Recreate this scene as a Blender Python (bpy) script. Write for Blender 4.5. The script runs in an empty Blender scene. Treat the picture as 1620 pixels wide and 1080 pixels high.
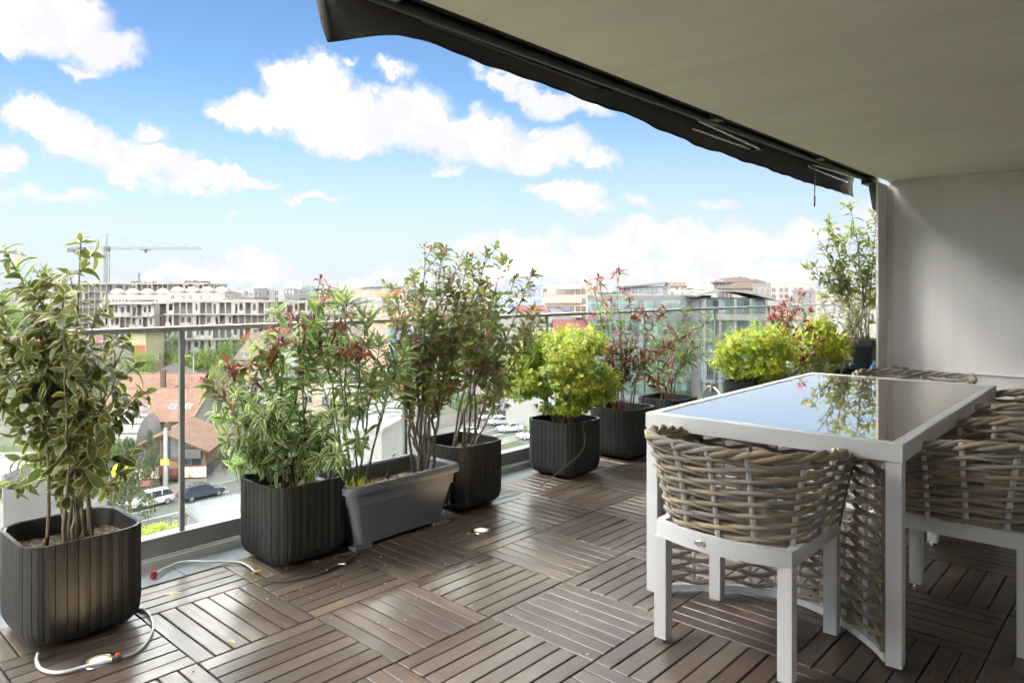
import bpy, math, random
import numpy as np
from mathutils import Vector, Matrix, Euler, noise as mnoise

# ------------------------------------------------------------------ camera, sky, sun, exposure
YAW = .7418; CY, SY = math.cos(YAW), math.sin(YAW)
FPX, HZ, EYE = 1135., 461., 1.28
GZ = -21.5                                   # street level, seven storeys down
sc = bpy.context.scene
cd = bpy.data.cameras.new('camera'); cam = bpy.data.objects.new('camera', cd)
sc.collection.objects.link(cam); sc.camera = cam
cam.location = (0, 0, EYE); cam.rotation_euler = (math.pi/2, 0, YAW)
cd.sensor_width = 36; cd.sensor_fit = 'HORIZONTAL'; cd.lens = 36*FPX/1620
cd.shift_x = 0; cd.shift_y = -(540-HZ)/1620
cd.clip_start = .05; cd.clip_end = 6000

world = bpy.data.worlds.new('World'); sc.world = world; world.use_nodes = True
SUN_EL, SUN_AZ = math.radians(48), math.radians(112)     # azimuth from +Y towards +X: behind the building
SKY_STRENGTH = .05
SKY_TINT = (.35, .435, .52)
CLOUD = 500.
EXPOSURE = 2.82
def build_world():
    nt = world.node_tree; N = nt.nodes; L = nt.links; N.clear()
    def nd(t, **k):
        n = N.new(t)
        for a, b in k.items(): setattr(n, a, b)
        return n
    def val(x, sock):
        if hasattr(x, 'is_output'): L.new(x, sock)
        else: sock.default_value = x
    def m(op, a, b=0., c=0., clamp=False):
        n = nd('ShaderNodeMath', operation=op, use_clamp=clamp); val(a, n.inputs[0]); val(b, n.inputs[1]); val(c, n.inputs[2]); return n.outputs[0]
    def vm(op, a, b=None):
        n = nd('ShaderNodeVectorMath', operation=op); val(a, n.inputs[0])
        if b is not None: val(b, n.inputs[1])
        return n
    tc = nd('ShaderNodeTexCoord'); d = tc.outputs['Generated']
    right = (CY, SY, 0); fwd = (-SY, CY, 0)
    az = m('ARCTAN2', vm('DOT_PRODUCT', d, right).outputs['Value'], vm('DOT_PRODUCT', d, fwd).outputs['Value'])
    el = m('ARCSINE', vm('DOT_PRODUCT', d, (0, 0, 1)).outputs['Value'])
    # billows: warp the direction before measuring the distance to each cloud's lobes
    nz = nd('ShaderNodeTexNoise'); L.new(d, nz.inputs['Vector']); nz.inputs['Scale'].default_value = 9; nz.inputs['Detail'].default_value = 9; nz.inputs['Roughness'].default_value = .62
    nz2 = nd('ShaderNodeTexNoise'); L.new(d, nz2.inputs['Vector']); nz2.inputs['Scale'].default_value = 24; nz2.inputs['Detail'].default_value = 8; nz2.inputs['Roughness'].default_value = .6
    cx = nd('ShaderNodeCombineXYZ'); L.new(az, cx.inputs[0]); L.new(el, cx.inputs[1])
    off = vm('SUBTRACT', nz.outputs['Color'], (.5, .5, .5)).outputs[0]
    sc_ = nd('ShaderNodeVectorMath', operation='SCALE'); L.new(off, sc_.inputs[0]); sc_.inputs['Scale'].default_value = .10
    off2 = vm('SUBTRACT', nz2.outputs['Color'], (.5, .5, .5)).outputs[0]
    sc2 = nd('ShaderNodeVectorMath', operation='SCALE'); L.new(off2, sc2.inputs[0]); sc2.inputs['Scale'].default_value = .045
    warp = vm('ADD', vm('ADD', cx.outputs[0], sc_.outputs[0]).outputs[0], sc2.outputs[0]).outputs[0]
    warp = vm('MULTIPLY', warp, (1, 1, 0)).outputs[0]
    blobs = [(60,35,115,50,1),(150,70,72,36,1),(15,62,60,40,1),(95,10,80,35,1),(120,103,42,9,.6),
             (72,188,62,36,1),(150,228,80,36,1),(235,255,80,30,1),(320,282,85,24,1),(400,280,58,13,.8),(15,250,34,26,.8),(240,212,28,18,.5),
             (490,135,78,54,1.1),(440,188,112,34,1),(560,190,90,46,1),(655,190,76,54,1.1),(745,222,95,44,1),(850,232,90,36,1),(925,250,56,20,.9),(358,190,32,20,.7),(600,215,200,30,.8),
             (632,113,32,16,.5),(560,104,14,9,.4),(705,269,42,8,.5),
             (800,122,52,18,.7),(900,160,80,22,.9),(850,142,60,18,.8),(905,312,56,24,.9),(870,302,38,14,.7),(930,332,46,12,.6),
             (1060,372,130,28,.8),(1150,395,150,32,.8),(960,395,90,34,.8),(830,398,80,22,.7),(745,392,60,18,.6),(1000,436,420,28,.8),
             (388,416,38,27,.9),(410,434,70,22,.8),(330,438,90,17,.6),(240,445,110,14,.6),(560,442,130,16,.5),
             (100,306,66,17,.45),(500,308,50,10,.45),(1135,322,32,13,.35),(366,333,14,8,.45),(1375,345,34,26,.6),(1270,388,70,28,.6),
             (1012,322,26,12,.35),(-150,300,150,40,.8),(-220,120,160,70,1),(-400,380,200,40,.8),(700,-160,190,70,1),(250,-190,210,60,1),(1500,120,200,70,1),(1700,330,220,50,1)]
    dens = None
    for (px, py, rx, ry, wgt) in blobs:
        X, Z = (px-810)/FPX, (HZ-py)/FPX
        a = math.atan2(X, 1); e = math.atan2(Z, math.hypot(1, X)); k = FPX*math.hypot(1, X)
        v = vm('MULTIPLY', vm('SUBTRACT', warp, (a, e, 0)).outputs[0], (k/rx, k/ry, 0)).outputs[0]
        q = m('MULTIPLY_ADD', vm('LENGTH', v).outputs['Value'], -wgt, wgt)
        dens = q if dens is None else m('SMOOTH_MAX', dens, q, .12)
    shape = dens
    # the rest of the sky carries the same broken cumulus
    gz = nd('ShaderNodeTexNoise'); L.new(d, gz.inputs['Vector']); gz.inputs['Scale'].default_value = 3.1; gz.inputs['Detail'].default_value = 9; gz.inputs['Roughness'].default_value = .55
    gen = m('MULTIPLY_ADD', gz.outputs['Fac'], 4.0, -1.86)
    aaz = m('ABSOLUTE', az)
    out1 = m('MULTIPLY_ADD', aaz, 6., -4.2, True); out2 = m('MULTIPLY_ADD', el, 6., -3.0, True)
    outm = m('MAXIMUM', out1, out2)
    genm = m('ADD', gen, m('MULTIPLY_ADD', outm, 2.4, -2.4))
    dens = m('MAXIMUM', dens, genm)
    fine = m('MULTIPLY_ADD', nz2.outputs['Fac'], .5, -.25)
    soft = nd('ShaderNodeMapRange', interpolation_type='SMOOTHSTEP'); L.new(m('ADD', dens, fine), soft.inputs['Value'])
    soft.inputs['From Min'].default_value = -.12; soft.inputs['From Max'].default_value = .40
    # thin veil towards the horizon
    veil = nd('ShaderNodeMapRange', interpolation_type='SMOOTHSTEP'); L.new(el, veil.inputs['Value'])
    veil.inputs['From Min'].default_value = .30; veil.inputs['From Max'].default_value = -.02; veil.inputs['To Min'].default_value = 0; veil.inputs['To Max'].default_value = .88
    sky = nd('ShaderNodeTexSky', sky_type='NISHITA', sun_disc=False); sky.sun_elevation = SUN_EL; sky.sun_rotation = SUN_AZ
    sky.air_density = 1.2; sky.dust_density = .6; sky.ozone_density = 2.2; sky.altitude = 90
    # cloud tone: brighter where thick and towards the top, greyer in the folds
    core = nd('ShaderNodeMapRange', interpolation_type='SMOOTHSTEP'); L.new(m('ADD', dens, m('MULTIPLY', fine, .6)), core.inputs['Value']); core.inputs['From Min'].default_value = .24; core.inputs['From Max'].default_value = .80
    fold = nd('ShaderNodeMapRange', interpolation_type='SMOOTHSTEP'); 
    nzu = nd('ShaderNodeTexNoise'); L.new(vm('ADD', d, (0, 0, .035)).outputs[0], nzu.inputs['Vector']); nzu.inputs['Scale'].default_value = 9; nzu.inputs['Detail'].default_value = 6; nzu.inputs['Roughness'].default_value = .6
    relief = m('SUBTRACT', nz.outputs['Fac'], nzu.outputs['Fac'])          # billow tops catch the light, undersides stay grey
    L.new(m('MULTIPLY_ADD', relief, 1.6, m('ADD', nz.outputs['Fac'], m('MULTIPLY', fine, .2))), fold.inputs['Value']); fold.inputs['From Min'].default_value = .34; fold.inputs['From Max'].default_value = .74
    hot = nd('ShaderNodeMapRange', interpolation_type='SMOOTHSTEP'); L.new(fold.outputs[0], hot.inputs['Value']); hot.inputs['From Min'].default_value = .30; hot.inputs['From Max'].default_value = .75
    lift = m('DIVIDE', fold.outputs[0], .32, 0, True)
    cs0 = m('MULTIPLY', core.outputs[0], hot.outputs[0]); cs = m('MULTIPLY_ADD', cs0, CLOUD, m('MULTIPLY_ADD', m('MULTIPLY', lift, m('MULTIPLY_ADD', core.outputs[0], .6, .4)), .40, m('MULTIPLY_ADD', nz2.outputs['Fac'], .3, 2.62)))
    cc = nd('ShaderNodeVectorMath', operation='SCALE'); ctint = nd('ShaderNodeMix', data_type='RGBA'); L.new(m('MULTIPLY', cs0, 20., 0, True), ctint.inputs['Factor']); ctint.inputs['A'].default_value = (.975, .985, 1.02, 1); ctint.inputs['B'].default_value = (1.02, .99, .94, 1); L.new(ctint.outputs['Result'], cc.inputs[0]); L.new(cs, cc.inputs['Scale'])
    mx0 = nd('ShaderNodeMix', data_type='RGBA'); L.new(veil.outputs[0], mx0.inputs['Factor']); hs = vm('MULTIPLY', sky.outputs[0], SKY_TINT).outputs[0]; L.new(hs, mx0.inputs['A']); mx0.inputs['B'].default_value = (2.35, 2.55, 2.95, 1)
    mx = nd('ShaderNodeMix', data_type='RGBA'); L.new(soft.outputs[0], mx.inputs['Factor']); L.new(mx0.outputs['Result'], mx.inputs['A']); L.new(cc.outputs[0], mx.inputs['B'])
    bg = nd('ShaderNodeBackground'); L.new(mx.outputs['Result'], bg.inputs['Color']); bg.inputs['Strength'].default_value = SKY_STRENGTH
    o = nd('ShaderNodeOutputWorld'); L.new(bg.outputs[0], o.inputs['Surface'])
    world.cycles.sampling_method = 'MANUAL'; world.cycles.sample_map_resolution = 1024
build_world()
sd = bpy.data.lights.new('sun', 'SUN'); sd.energy = .5; sd.angle = math.radians(12); sd.color = (1, .95, .88)
sun = bpy.data.objects.new('sun', sd); sc.collection.objects.link(sun)
_s = Vector((math.sin(SUN_AZ)*math.cos(SUN_EL), math.cos(SUN_AZ)*math.cos(SUN_EL), math.sin(SUN_EL)))
sun.rotation_euler = _s.to_track_quat('Z', 'Y').to_euler(); sun.location = (20, -10, 40)
vs = sc.view_settings; vs.view_transform = 'Standard'; vs.look = 'None'; vs.exposure = EXPOSURE; vs.gamma = 1; vs.use_curve_mapping = False
sc.cycles.max_bounces = 10; sc.cycles.diffuse_bounces = 6; sc.cycles.glossy_bounces = 4; sc.cycles.transparent_max_bounces = 24
sc.cycles.transmission_bounces = 6; sc.cycles.caustics_reflective = False; sc.cycles.caustics_refractive = False
sc.cycles.sample_clamp_indirect = 6

# ------------------------------------------------------------------ helpers
rnd = random.Random(7)
COL = bpy.data.collections.new('terrace'); sc.collection.children.link(COL)
def cpt(px, py, Y):                         # a point of the place, from where it stands Y metres out
    X = (px-810)/FPX*Y
    return Vector((X*CY-Y*SY, X*SY+Y*CY, EYE-(py-HZ)/FPX*Y))
def gpt(px, py, z=GZ):
    return cpt(px, py, FPX*(EYE-z)/(py-HZ))
def link(o, parent=None):
    COL.objects.link(o)
    if parent: o.parent = parent
    return o
def tag(o, label=None, cat=None, group=None, kind=None):
    if label: o['label'] = label
    if cat: o['category'] = cat
    if group: o['group'] = group
    if kind: o['kind'] = kind
    return o
def thing(name, label, cat, loc=(0, 0, 0), rz=0, group=None):
    o = bpy.data.objects.new(name, None); o.empty_display_size = .1; link(o)
    o.location = loc; o.rotation_euler = (0, 0, rz)
    return tag(o, label, cat, group)
def copy_tree(o, parent=None):
    c = o.copy(); link(c, parent)
    for ch in list(o.children): copy_tree(ch, c)
    return c
class MB:
    def __init__(s): s.v = []; s.f = []; s.m = []; s.uv = []
    def add(s, vs_, fs, mi=0, uv=None):
        b = len(s.v); s.v += [tuple(v) for v in vs_]
        for k, f in enumerate(fs):
            s.f.append(tuple(b+i for i in f)); s.m.append(mi)
            s.uv.append(uv[k] if uv else None)
        return s
    def box(s, x0, x1, y0, y1, z0, z1, mi=0, M=None, ch=0):
        if ch:
            vs_ = [(x0,y0,z0),(x1,y0,z0),(x1,y1,z0),(x0,y1,z0),(x0,y0,z1-ch),(x1,y0,z1-ch),(x1,y1,z1-ch),(x0,y1,z1-ch),
                   (x0+ch,y0+ch,z1),(x1-ch,y0+ch,z1),(x1-ch,y1-ch,z1),(x0+ch,y1-ch,z1)]
            fs = [(3,2,1,0),(0,1,5,4),(1,2,6,5),(2,3,7,6),(3,0,4,7),(4,5,9,8),(5,6,10,9),(6,7,11,10),(7,4,8,11),(8,9,10,11)]
        else:
            vs_ = [(x0,y0,z0),(x1,y0,z0),(x1,y1,z0),(x0,y1,z0),(x0,y0,z1),(x1,y0,z1),(x1,y1,z1),(x0,y1,z1)]
            fs = [(3,2,1,0),(0,1,5,4),(1,2,6,5),(2,3,7,6),(3,0,4,7),(4,5,6,7)]
        if M: vs_ = [M @ Vector(v) for v in vs_]
        return s.add(vs_, fs, mi)
    def tube(s, pts, r, n=8, mi=0, cap=True, closed=False, flat=1.):
        pts = [Vector(p) for p in pts]; k = len(pts)
        rs = r if isinstance(r, (list, tuple)) else [r]*k
        T = []
        for i in range(k):
            a = pts[i-1] if (i > 0 or closed) else pts[i]; b = pts[(i+1) % k] if (i < k-1 or closed) else pts[i]
            t = b-a; T.append(t.normalized() if t.length > 1e-9 else Vector((0, 0, 1)))
        up = Vector((0, 0, 1)) if abs(T[0].z) < .9 else Vector((1, 0, 0))
        nrm = (up-T[0]*up.dot(T[0])).normalized(); vs_ = []
        for i in range(k):
            nrm = nrm-T[i]*nrm.dot(T[i])
            nrm = nrm.normalized() if nrm.length > 1e-6 else T[i].orthogonal().normalized()
            bn = T[i].cross(nrm)
            for j in range(n):
                a = 2*math.pi*j/n
                vs_.append(pts[i]+(nrm*math.cos(a)*flat+bn*math.sin(a))*rs[i])
        fs = []; uv = []; ln = 0
        for i in range(k if closed else k-1):
            i2 = (i+1) % k; l2 = ln+(pts[i2]-pts[i]).length
            for j in range(n):
                fs.append((i*n+j, i*n+(j+1) % n, i2*n+(j+1) % n, i2*n+j)); uv.append([(ln, j/n), (ln, (j+1)/n), (l2, (j+1)/n), (l2, j/n)])
            ln = l2
        if cap and not closed:
            fs.append(tuple(range(n-1, -1, -1))); uv.append([(0, 0)]*n)
            fs.append(tuple((k-1)*n+j for j in range(n))); uv.append([(ln, 0)]*n)
        return s.add(vs_, fs, mi, uv)
    def prism(s, poly, z0, z1, mi=0, M=None):
        n = len(poly)
        vs_ = [(x, y, z0) for x, y in poly]+[(x, y, z1) for x, y in poly]
        fs = [tuple(range(n-1, -1, -1)), tuple(range(n, 2*n))]+[(i, (i+1) % n, n+(i+1) % n, n+i) for i in range(n)]
        if M: vs_ = [M @ Vector(v) for v in vs_]
        return s.add(vs_, fs, mi)
    def loft(s, rings, mi=0, closed=True, cap0=False, cap1=False):
        n = len(rings[0]); vs_ = [p for r in rings for p in r]; fs = []
        for i in range(len(rings)-1):
            for j in range(n if closed else n-1):
                fs.append((i*n+j, i*n+(j+1) % n, (i+1)*n+(j+1) % n, (i+1)*n+j))
        if cap0: fs.append(tuple(range(n-1, -1, -1)))
        if cap1: fs.append(tuple((len(rings)-1)*n+j for j in range(n)))
        return s.add(vs_, fs, mi)
    def mesh(s, name, mats, smooth=False):
        me = bpy.data.meshes.new(name); me.from_pydata(s.v, [], s.f)
        mats = mats if isinstance(mats, (list, tuple)) else [mats]
        for m_ in mats: me.materials.append(m_)
        me.polygons.foreach_set('material_index', s.m)
        if any(u is not None for u in s.uv):
            ul = me.uv_layers.new(name='UVMap'); co = []
            for f, u in zip(s.f, s.uv):
                for q in range(len(f)): co += list(u[q]) if u is not None else [0, 0]
            ul.data.foreach_set('uv', co)
        if smooth:
            me.polygons.foreach_set('use_smooth', [True]*len(s.f))
            if smooth != True: me.set_sharp_from_angle(angle=math.radians(smooth))
        me.update(); return me
    def build(s, name, mats, parent=None, smooth=False, kind=None):
        o = bpy.data.objects.new(name, s.mesh(name, mats, smooth)); link(o, parent)
        if kind: o['kind'] = kind
        return o
def inst(name, me, parent=None, loc=(0, 0, 0), rot=None, M=None):
    o = bpy.data.objects.new(name, me); link(o, parent)
    if M is not None: o.matrix_basis = M
    else:
        o.location = loc
        if rot: o.rotation_euler = rot
    return o

# ------------------------------------------------------------------ materials
class NT:
    def __init__(s, name):
        s.mat = bpy.data.materials.new(name); s.mat.use_nodes = True; s.t = s.mat.node_tree; s.t.nodes.clear()
        s.out = s.t.nodes.new('ShaderNodeOutputMaterial')
    def n(s, t, ins=None, **k):
        x = s.t.nodes.new(t)
        for a, b in k.items(): setattr(x, a, b)
        for a, b in (ins or {}).items(): s.set(x.inputs[a], b)
        return x
    def set(s, sock, v):
        if hasattr(v, 'is_output'): s.t.links.new(v, sock)
        else:
            if isinstance(v, tuple) and len(v) == 3 and sock.type == 'RGBA': v = (*v, 1)
            sock.default_value = v
    def noise(s, scale, vec=None, detail=4, rough=.55, dist=0., out='Fac'):
        x = s.n('ShaderNodeTexNoise', {'Scale': scale, 'Detail': detail, 'Roughness': rough, 'Distortion': dist})
        if vec is not None: s.set(x.inputs['Vector'], vec)
        return x.outputs[out]
    def math(s, op, a, b=0., c=0., clamp=False):
        x = s.n('ShaderNodeMath', operation=op, use_clamp=clamp); s.set(x.inputs[0], a); s.set(x.inputs[1], b); s.set(x.inputs[2], c); return x.outputs[0]
    def ramp(s, v, a, b, lo=0., hi=1.):
        x = s.n('ShaderNodeMapRange', {'Value': v, 'From Min': a, 'From Max': b, 'To Min': lo, 'To Max': hi}, interpolation_type='SMOOTHSTEP'); return x.outputs[0]
    def mix(s, f, a, b, blend='MIX'):
        x = s.n('ShaderNodeMix', data_type='RGBA', blend_type=blend); s.set(x.inputs['Factor'], f); s.set(x.inputs['A'], a); s.set(x.inputs['B'], b); return x.outputs['Result']
    def coord(s, k='Object'): return s.n('ShaderNodeTexCoord').outputs[k]
    def mapping(s, vec, scale=(1, 1, 1), loc=(0, 0, 0), rot=(0, 0, 0)):
        return s.n('ShaderNodeMapping', {'Vector': vec, 'Scale': scale, 'Location': loc, 'Rotation': rot}).outputs[0]
    def rand(s):
        a = s.n('ShaderNodeObjectInfo').outputs['Random']; b = s.n('ShaderNodeNewGeometry').outputs['Random Per Island']
        return s.math('FRACT', s.math('ADD', a, b))
    def bump(s, h, strength=.3, dist=.01):
        return s.n('ShaderNodeBump', {'Height': h, 'Strength': strength, 'Distance': dist}).outputs[0]
    def pbr(s, col, rough=.5, metal=0., spec=.5, normal=None, **k):
        ins = {'Base Color': col, 'Roughness': rough, 'Metallic': metal, 'Specular IOR Level': spec}
        x = s.n('ShaderNodeBsdfPrincipled', ins)
        for a, b in k.items(): s.set(x.inputs[a], b)
        if normal is not None: s.set(x.inputs['Normal'], normal)
        s.t.links.new(x.outputs[0], s.out.inputs['Surface']); return s.mat
def hsv(t, col, h=.5, s_=1., v=1.):
    return t.n('ShaderNodeHueSaturation', {'Hue': h, 'Saturation': s_, 'Value': v, 'Color': col}).outputs[0]
def simple(name, col, rough=.6, metal=0., var=.12, scale=3., bump=0., bscale=60., spec=.5):
    t = NT(name); co = t.coord(); n1 = t.noise(scale, co, 6)
    v = t.math('MULTIPLY_ADD', n1, 2*var, 1-var)
    c = hsv(t, col, v=v)
    nm = t.bump(t.noise(bscale, co, 3), bump, .004) if bump else None
    return t.pbr(c, t.math('MULTIPLY_ADD', n1, .12, rough-.06), metal, spec, nm)
M = {}
M['white_paint'] = simple('white_paint', (.60, .61, .62), .38, var=.05, scale=2)
M['plaster'] = simple('plaster', (.80, .79, .77), .9, var=.035, scale=1.2, bump=.12, bscale=180)
M['ceiling'] = simple('ceiling', (.82, .79, .71), .92, var=.03, scale=.8, bump=.1, bscale=160)
def paintwall(name, col, streak):
    t = NT(name); co = t.coord(); a = t.noise(.7, co, 6, .6); b = t.noise(1., t.mapping(co, streak), 6, .65); f = t.noise(150, co, 4, .6); sp = t.noise(26, co, 5, .7)
    c = hsv(t, col, v=t.math('ADD', t.ramp(a, .3, .7, .955, 1.02), t.ramp(b, .35, .75, .02, -.05))); c = t.mix(t.ramp(sp, .70, .78, 0, .25), c, hsv(t, c, v=.78))
    return t.pbr(c, .9, 0, .3, t.bump(t.math('ADD', f, t.math('MULTIPLY', b, 1.5)), .3, .004))
M['plaster'] = paintwall('plaster', (.70, .695, .68), (6, 6, .5)); M['ceiling'] = paintwall('ceiling', (.92, .895, .845), (.5, 3, 3))
M['alu'] = simple('alu', (.24, .245, .24), .48, .35, .08, 8)
M['alu_frame'] = simple('alu_frame', (.47, .475, .47), .5, .2, .05)
M['steel'] = simple('steel', (.55, .55, .55), .25, .95, .05)
M['black_plastic'] = simple('black_plastic', (.02, .02, .02), .45)
M['black_rubber'] = simple('black_rubber', (.012, .012, .012), .6)
M['trough'] = simple('trough', (.105, .112, .128), .62, var=.08, scale=5, bump=.12, bscale=220)
M['dark_pot'] = simple('dark_pot', (.025, .032, .038), .45, var=.1)
M['tile_strip'] = simple('tile_strip', (.20, .215, .235), .4, var=.12, scale=6, bump=.05)
M['underdeck'] = simple('underdeck', (.012, .011, .01), .9)
M['red_plastic'] = simple('red_plastic', (.45, .03, .02), .4)
M['orange_plastic'] = simple('orange_plastic', (.7, .12, .02), .4)
M['blue_plastic'] = simple('blue_plastic', (.05, .2, .6), .4)
M['strap'] = simple('strap', (.17, .14, .115), .6)
def deck_mat():
    t = NT('deck_wood'); uv = t.coord('UV'); r = t.rand()
    off = t.n('ShaderNodeCombineXYZ', {0: t.math('MULTIPLY', r, 37.), 1: t.math('MULTIPLY', r, 91.), 2: 0.}).outputs[0]
    v = t.n('ShaderNodeVectorMath', operation='ADD'); t.set(v.inputs[0], uv); t.set(v.inputs[1], off); v = v.outputs[0]
    grain = t.noise(1., t.mapping(v, (5, 110, 1)), 4, .55, .6)
    fig = t.noise(1., t.mapping(v, (3, 28, 1)), 4, .6, 2.5)
    wp = t.coord('Object'); geo = t.n('ShaderNodeNewGeometry').outputs['Position']
    big = t.noise(1.1, geo, 5, .6); st = t.noise(2.6, geo, 6, .68)
    c = t.mix(t.ramp(fig, .3, .7), (.060, .039, .028), (.100, .070, .051))
    c = t.mix(t.ramp(grain, .42, .8, 0, .4), c, (.042, .029, .021))
    c = t.mix(t.ramp(r, .0, 1., 0, .55), c, (.098, .082, .070))
    c = t.mix(t.math('MULTIPLY', t.ramp(st, .54, .70), t.ramp(fig, .4, .7, .2, .8)), c, (.21, .145, .08))
    c = hsv(t, c, v=t.math('MULTIPLY_ADD', t.math('FRACT', t.math('MULTIPLY', r, 7.3)), .42, .80))
    c = hsv(t, c, v=t.ramp(big, .3, .7, .85, 1.15))
    ro = t.math('ADD', t.ramp(grain, .2, .8, .27, .40), t.ramp(st, .3, .7, -.03, .10))
    h = t.math('ADD', grain, t.math('MULTIPLY', fig, .6))
    return t.pbr(c, ro, 0, .65, t.bump(h, .10, .0015))
M['deck'] = deck_mat()
def slat_dark():
    t = NT('pot_slat'); co = t.coord(); r = t.rand()
    g = t.noise(1., t.mapping(co, (90, 90, 4)), 5, .6)
    c = t.mix(g, (.014, .0135, .013), (.030, .029, .028)); c = hsv(t, c, v=t.math('MULTIPLY_ADD', r, .5, .75))
    return t.pbr(c, t.ramp(g, .3, .7, .5, .68), 0, .35, t.bump(g, .25, .002))
M['pot_slat'] = slat_dark()
def wicker():
    t = NT('wicker'); uv = t.coord('UV'); r = t.rand()
    off = t.n('ShaderNodeCombineXYZ', {0: t.math('MULTIPLY', r, 53.), 1: 0., 2: r}).outputs[0]
    v = t.n('ShaderNodeVectorMath', operation='ADD'); t.set(v.inputs[0], uv); t.set(v.inputs[1], off); v = v.outputs[0]
    a = t.noise(1., t.mapping(v, (5, .6, 1)), 3, .5); b = t.noise(1., t.mapping(v, (9, 14, 1)), 5, .7)
    c = t.mix(t.ramp(a, .36, .64), (.255, .235, .21), (.38, .29, .19))
    c = t.mix(t.ramp(b, .42, .72, 0, .6), c, (.15, .13, .11)); c = hsv(t, c, v=t.math('MULTIPLY_ADD', r, .3, .85))
    return t.pbr(c, .66, 0, .3, t.bump(b, .35, .002))
M['wicker'] = wicker()
def soil():
    t = NT('soil'); co = t.coord(); v = t.n('ShaderNodeTexVoronoi', {'Vector': co, 'Scale': 90.}); n = t.noise(14, co, 6)
    c = t.mix(t.ramp(v.outputs['Color'], .2, .9), (.05, .036, .024), (.22, .165, .11)); c = t.mix(t.ramp(n, .4, .7, 0, .6), c, (.04, .03, .02))
    return t.pbr(c, .95, 0, .2, t.bump(v.outputs['Distance'], 1., .01))
M['soil'] = soil()
def fabric():
    t = NT('awning_fabric'); co = t.coord(); n = t.noise(2.5, co, 5); f = t.noise(400, co, 2)
    c = t.mix(n, (.085, .084, .084), (.115, .113, .111))
    b = t.n('ShaderNodeBsdfPrincipled', {'Base Color': c, 'Roughness': .85, 'Normal': t.bump(t.math('ADD', f, t.math('MULTIPLY', n, 3.)), .3, .003)})
    tr = t.n('ShaderNodeBsdfTranslucent', {'Color': (.16, .15, .14, 1)}); mxx = t.n('ShaderNodeMixShader', {0: .28}); t.t.links.new(b.outputs[0], mxx.inputs[1]); t.t.links.new(tr.outputs[0], mxx.inputs[2])
    t.t.links.new(mxx.outputs[0], t.out.inputs['Surface']); return t.mat
M['fabric'] = fabric()
def glass(name, tint=(.93, .97, .95), refl=1.):
    t = NT(name); tr = t.n('ShaderNodeBsdfTransparent', {'Color': (*tint, 1)}); gl = t.n('ShaderNodeBsdfGlossy', {'Roughness': .005, 'Color': (1, 1, 1, 1)})
    fc = t.n('ShaderNodeLayerWeight', {'Blend': .5}).outputs['Facing']; mx = t.n('ShaderNodeMixShader')
    t.set(mx.inputs[0], t.math('MULTIPLY_ADD', t.math('POWER', fc, 5.), .55*refl, .035, clamp=True)); t.t.links.new(tr.outputs[0], mx.inputs[1]); t.t.links.new(gl.outputs[0], mx.inputs[2])
    t.t.links.new(mx.outputs[0], t.out.inputs['Surface']); return t.mat
M['glass'] = glass('railing_glass', (.955, .985, .97))
M['glass_edge'] = simple('glass_edge', (.10, .22, .18), .15)
def table_glass():
    t = NT('table_glass'); n = t.noise(9, t.coord(), 5)
    return t.pbr((.86, .755, .66), t.ramp(n, .3, .8, .008, .035), .88, .5, None, **{'IOR': 1.8})
M['table_glass'] = table_glass()
def hose_mat():
    t = NT('clear_hose'); return t.pbr((.62, .63, .64), .25, 0, .5, None, **{'Transmission Weight': .25})
M['hose'] = hose_mat()
def lamp_mat():
    t = NT('lamp_lens'); ln = t.n('ShaderNodeVectorMath', {0: t.coord()}, operation='LENGTH').outputs['Value']; q = t.ramp(ln, .020, .039)
    e = t.n('ShaderNodeEmission', {'Color': t.mix(q, (1, .93, .80), (1, .62, .22)), 'Strength': t.ramp(ln, .010, .037, .40, .085)}); t.t.links.new(e.outputs[0], t.out.inputs['Surface']); return t.mat
M['lamp'] = lamp_mat()
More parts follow.
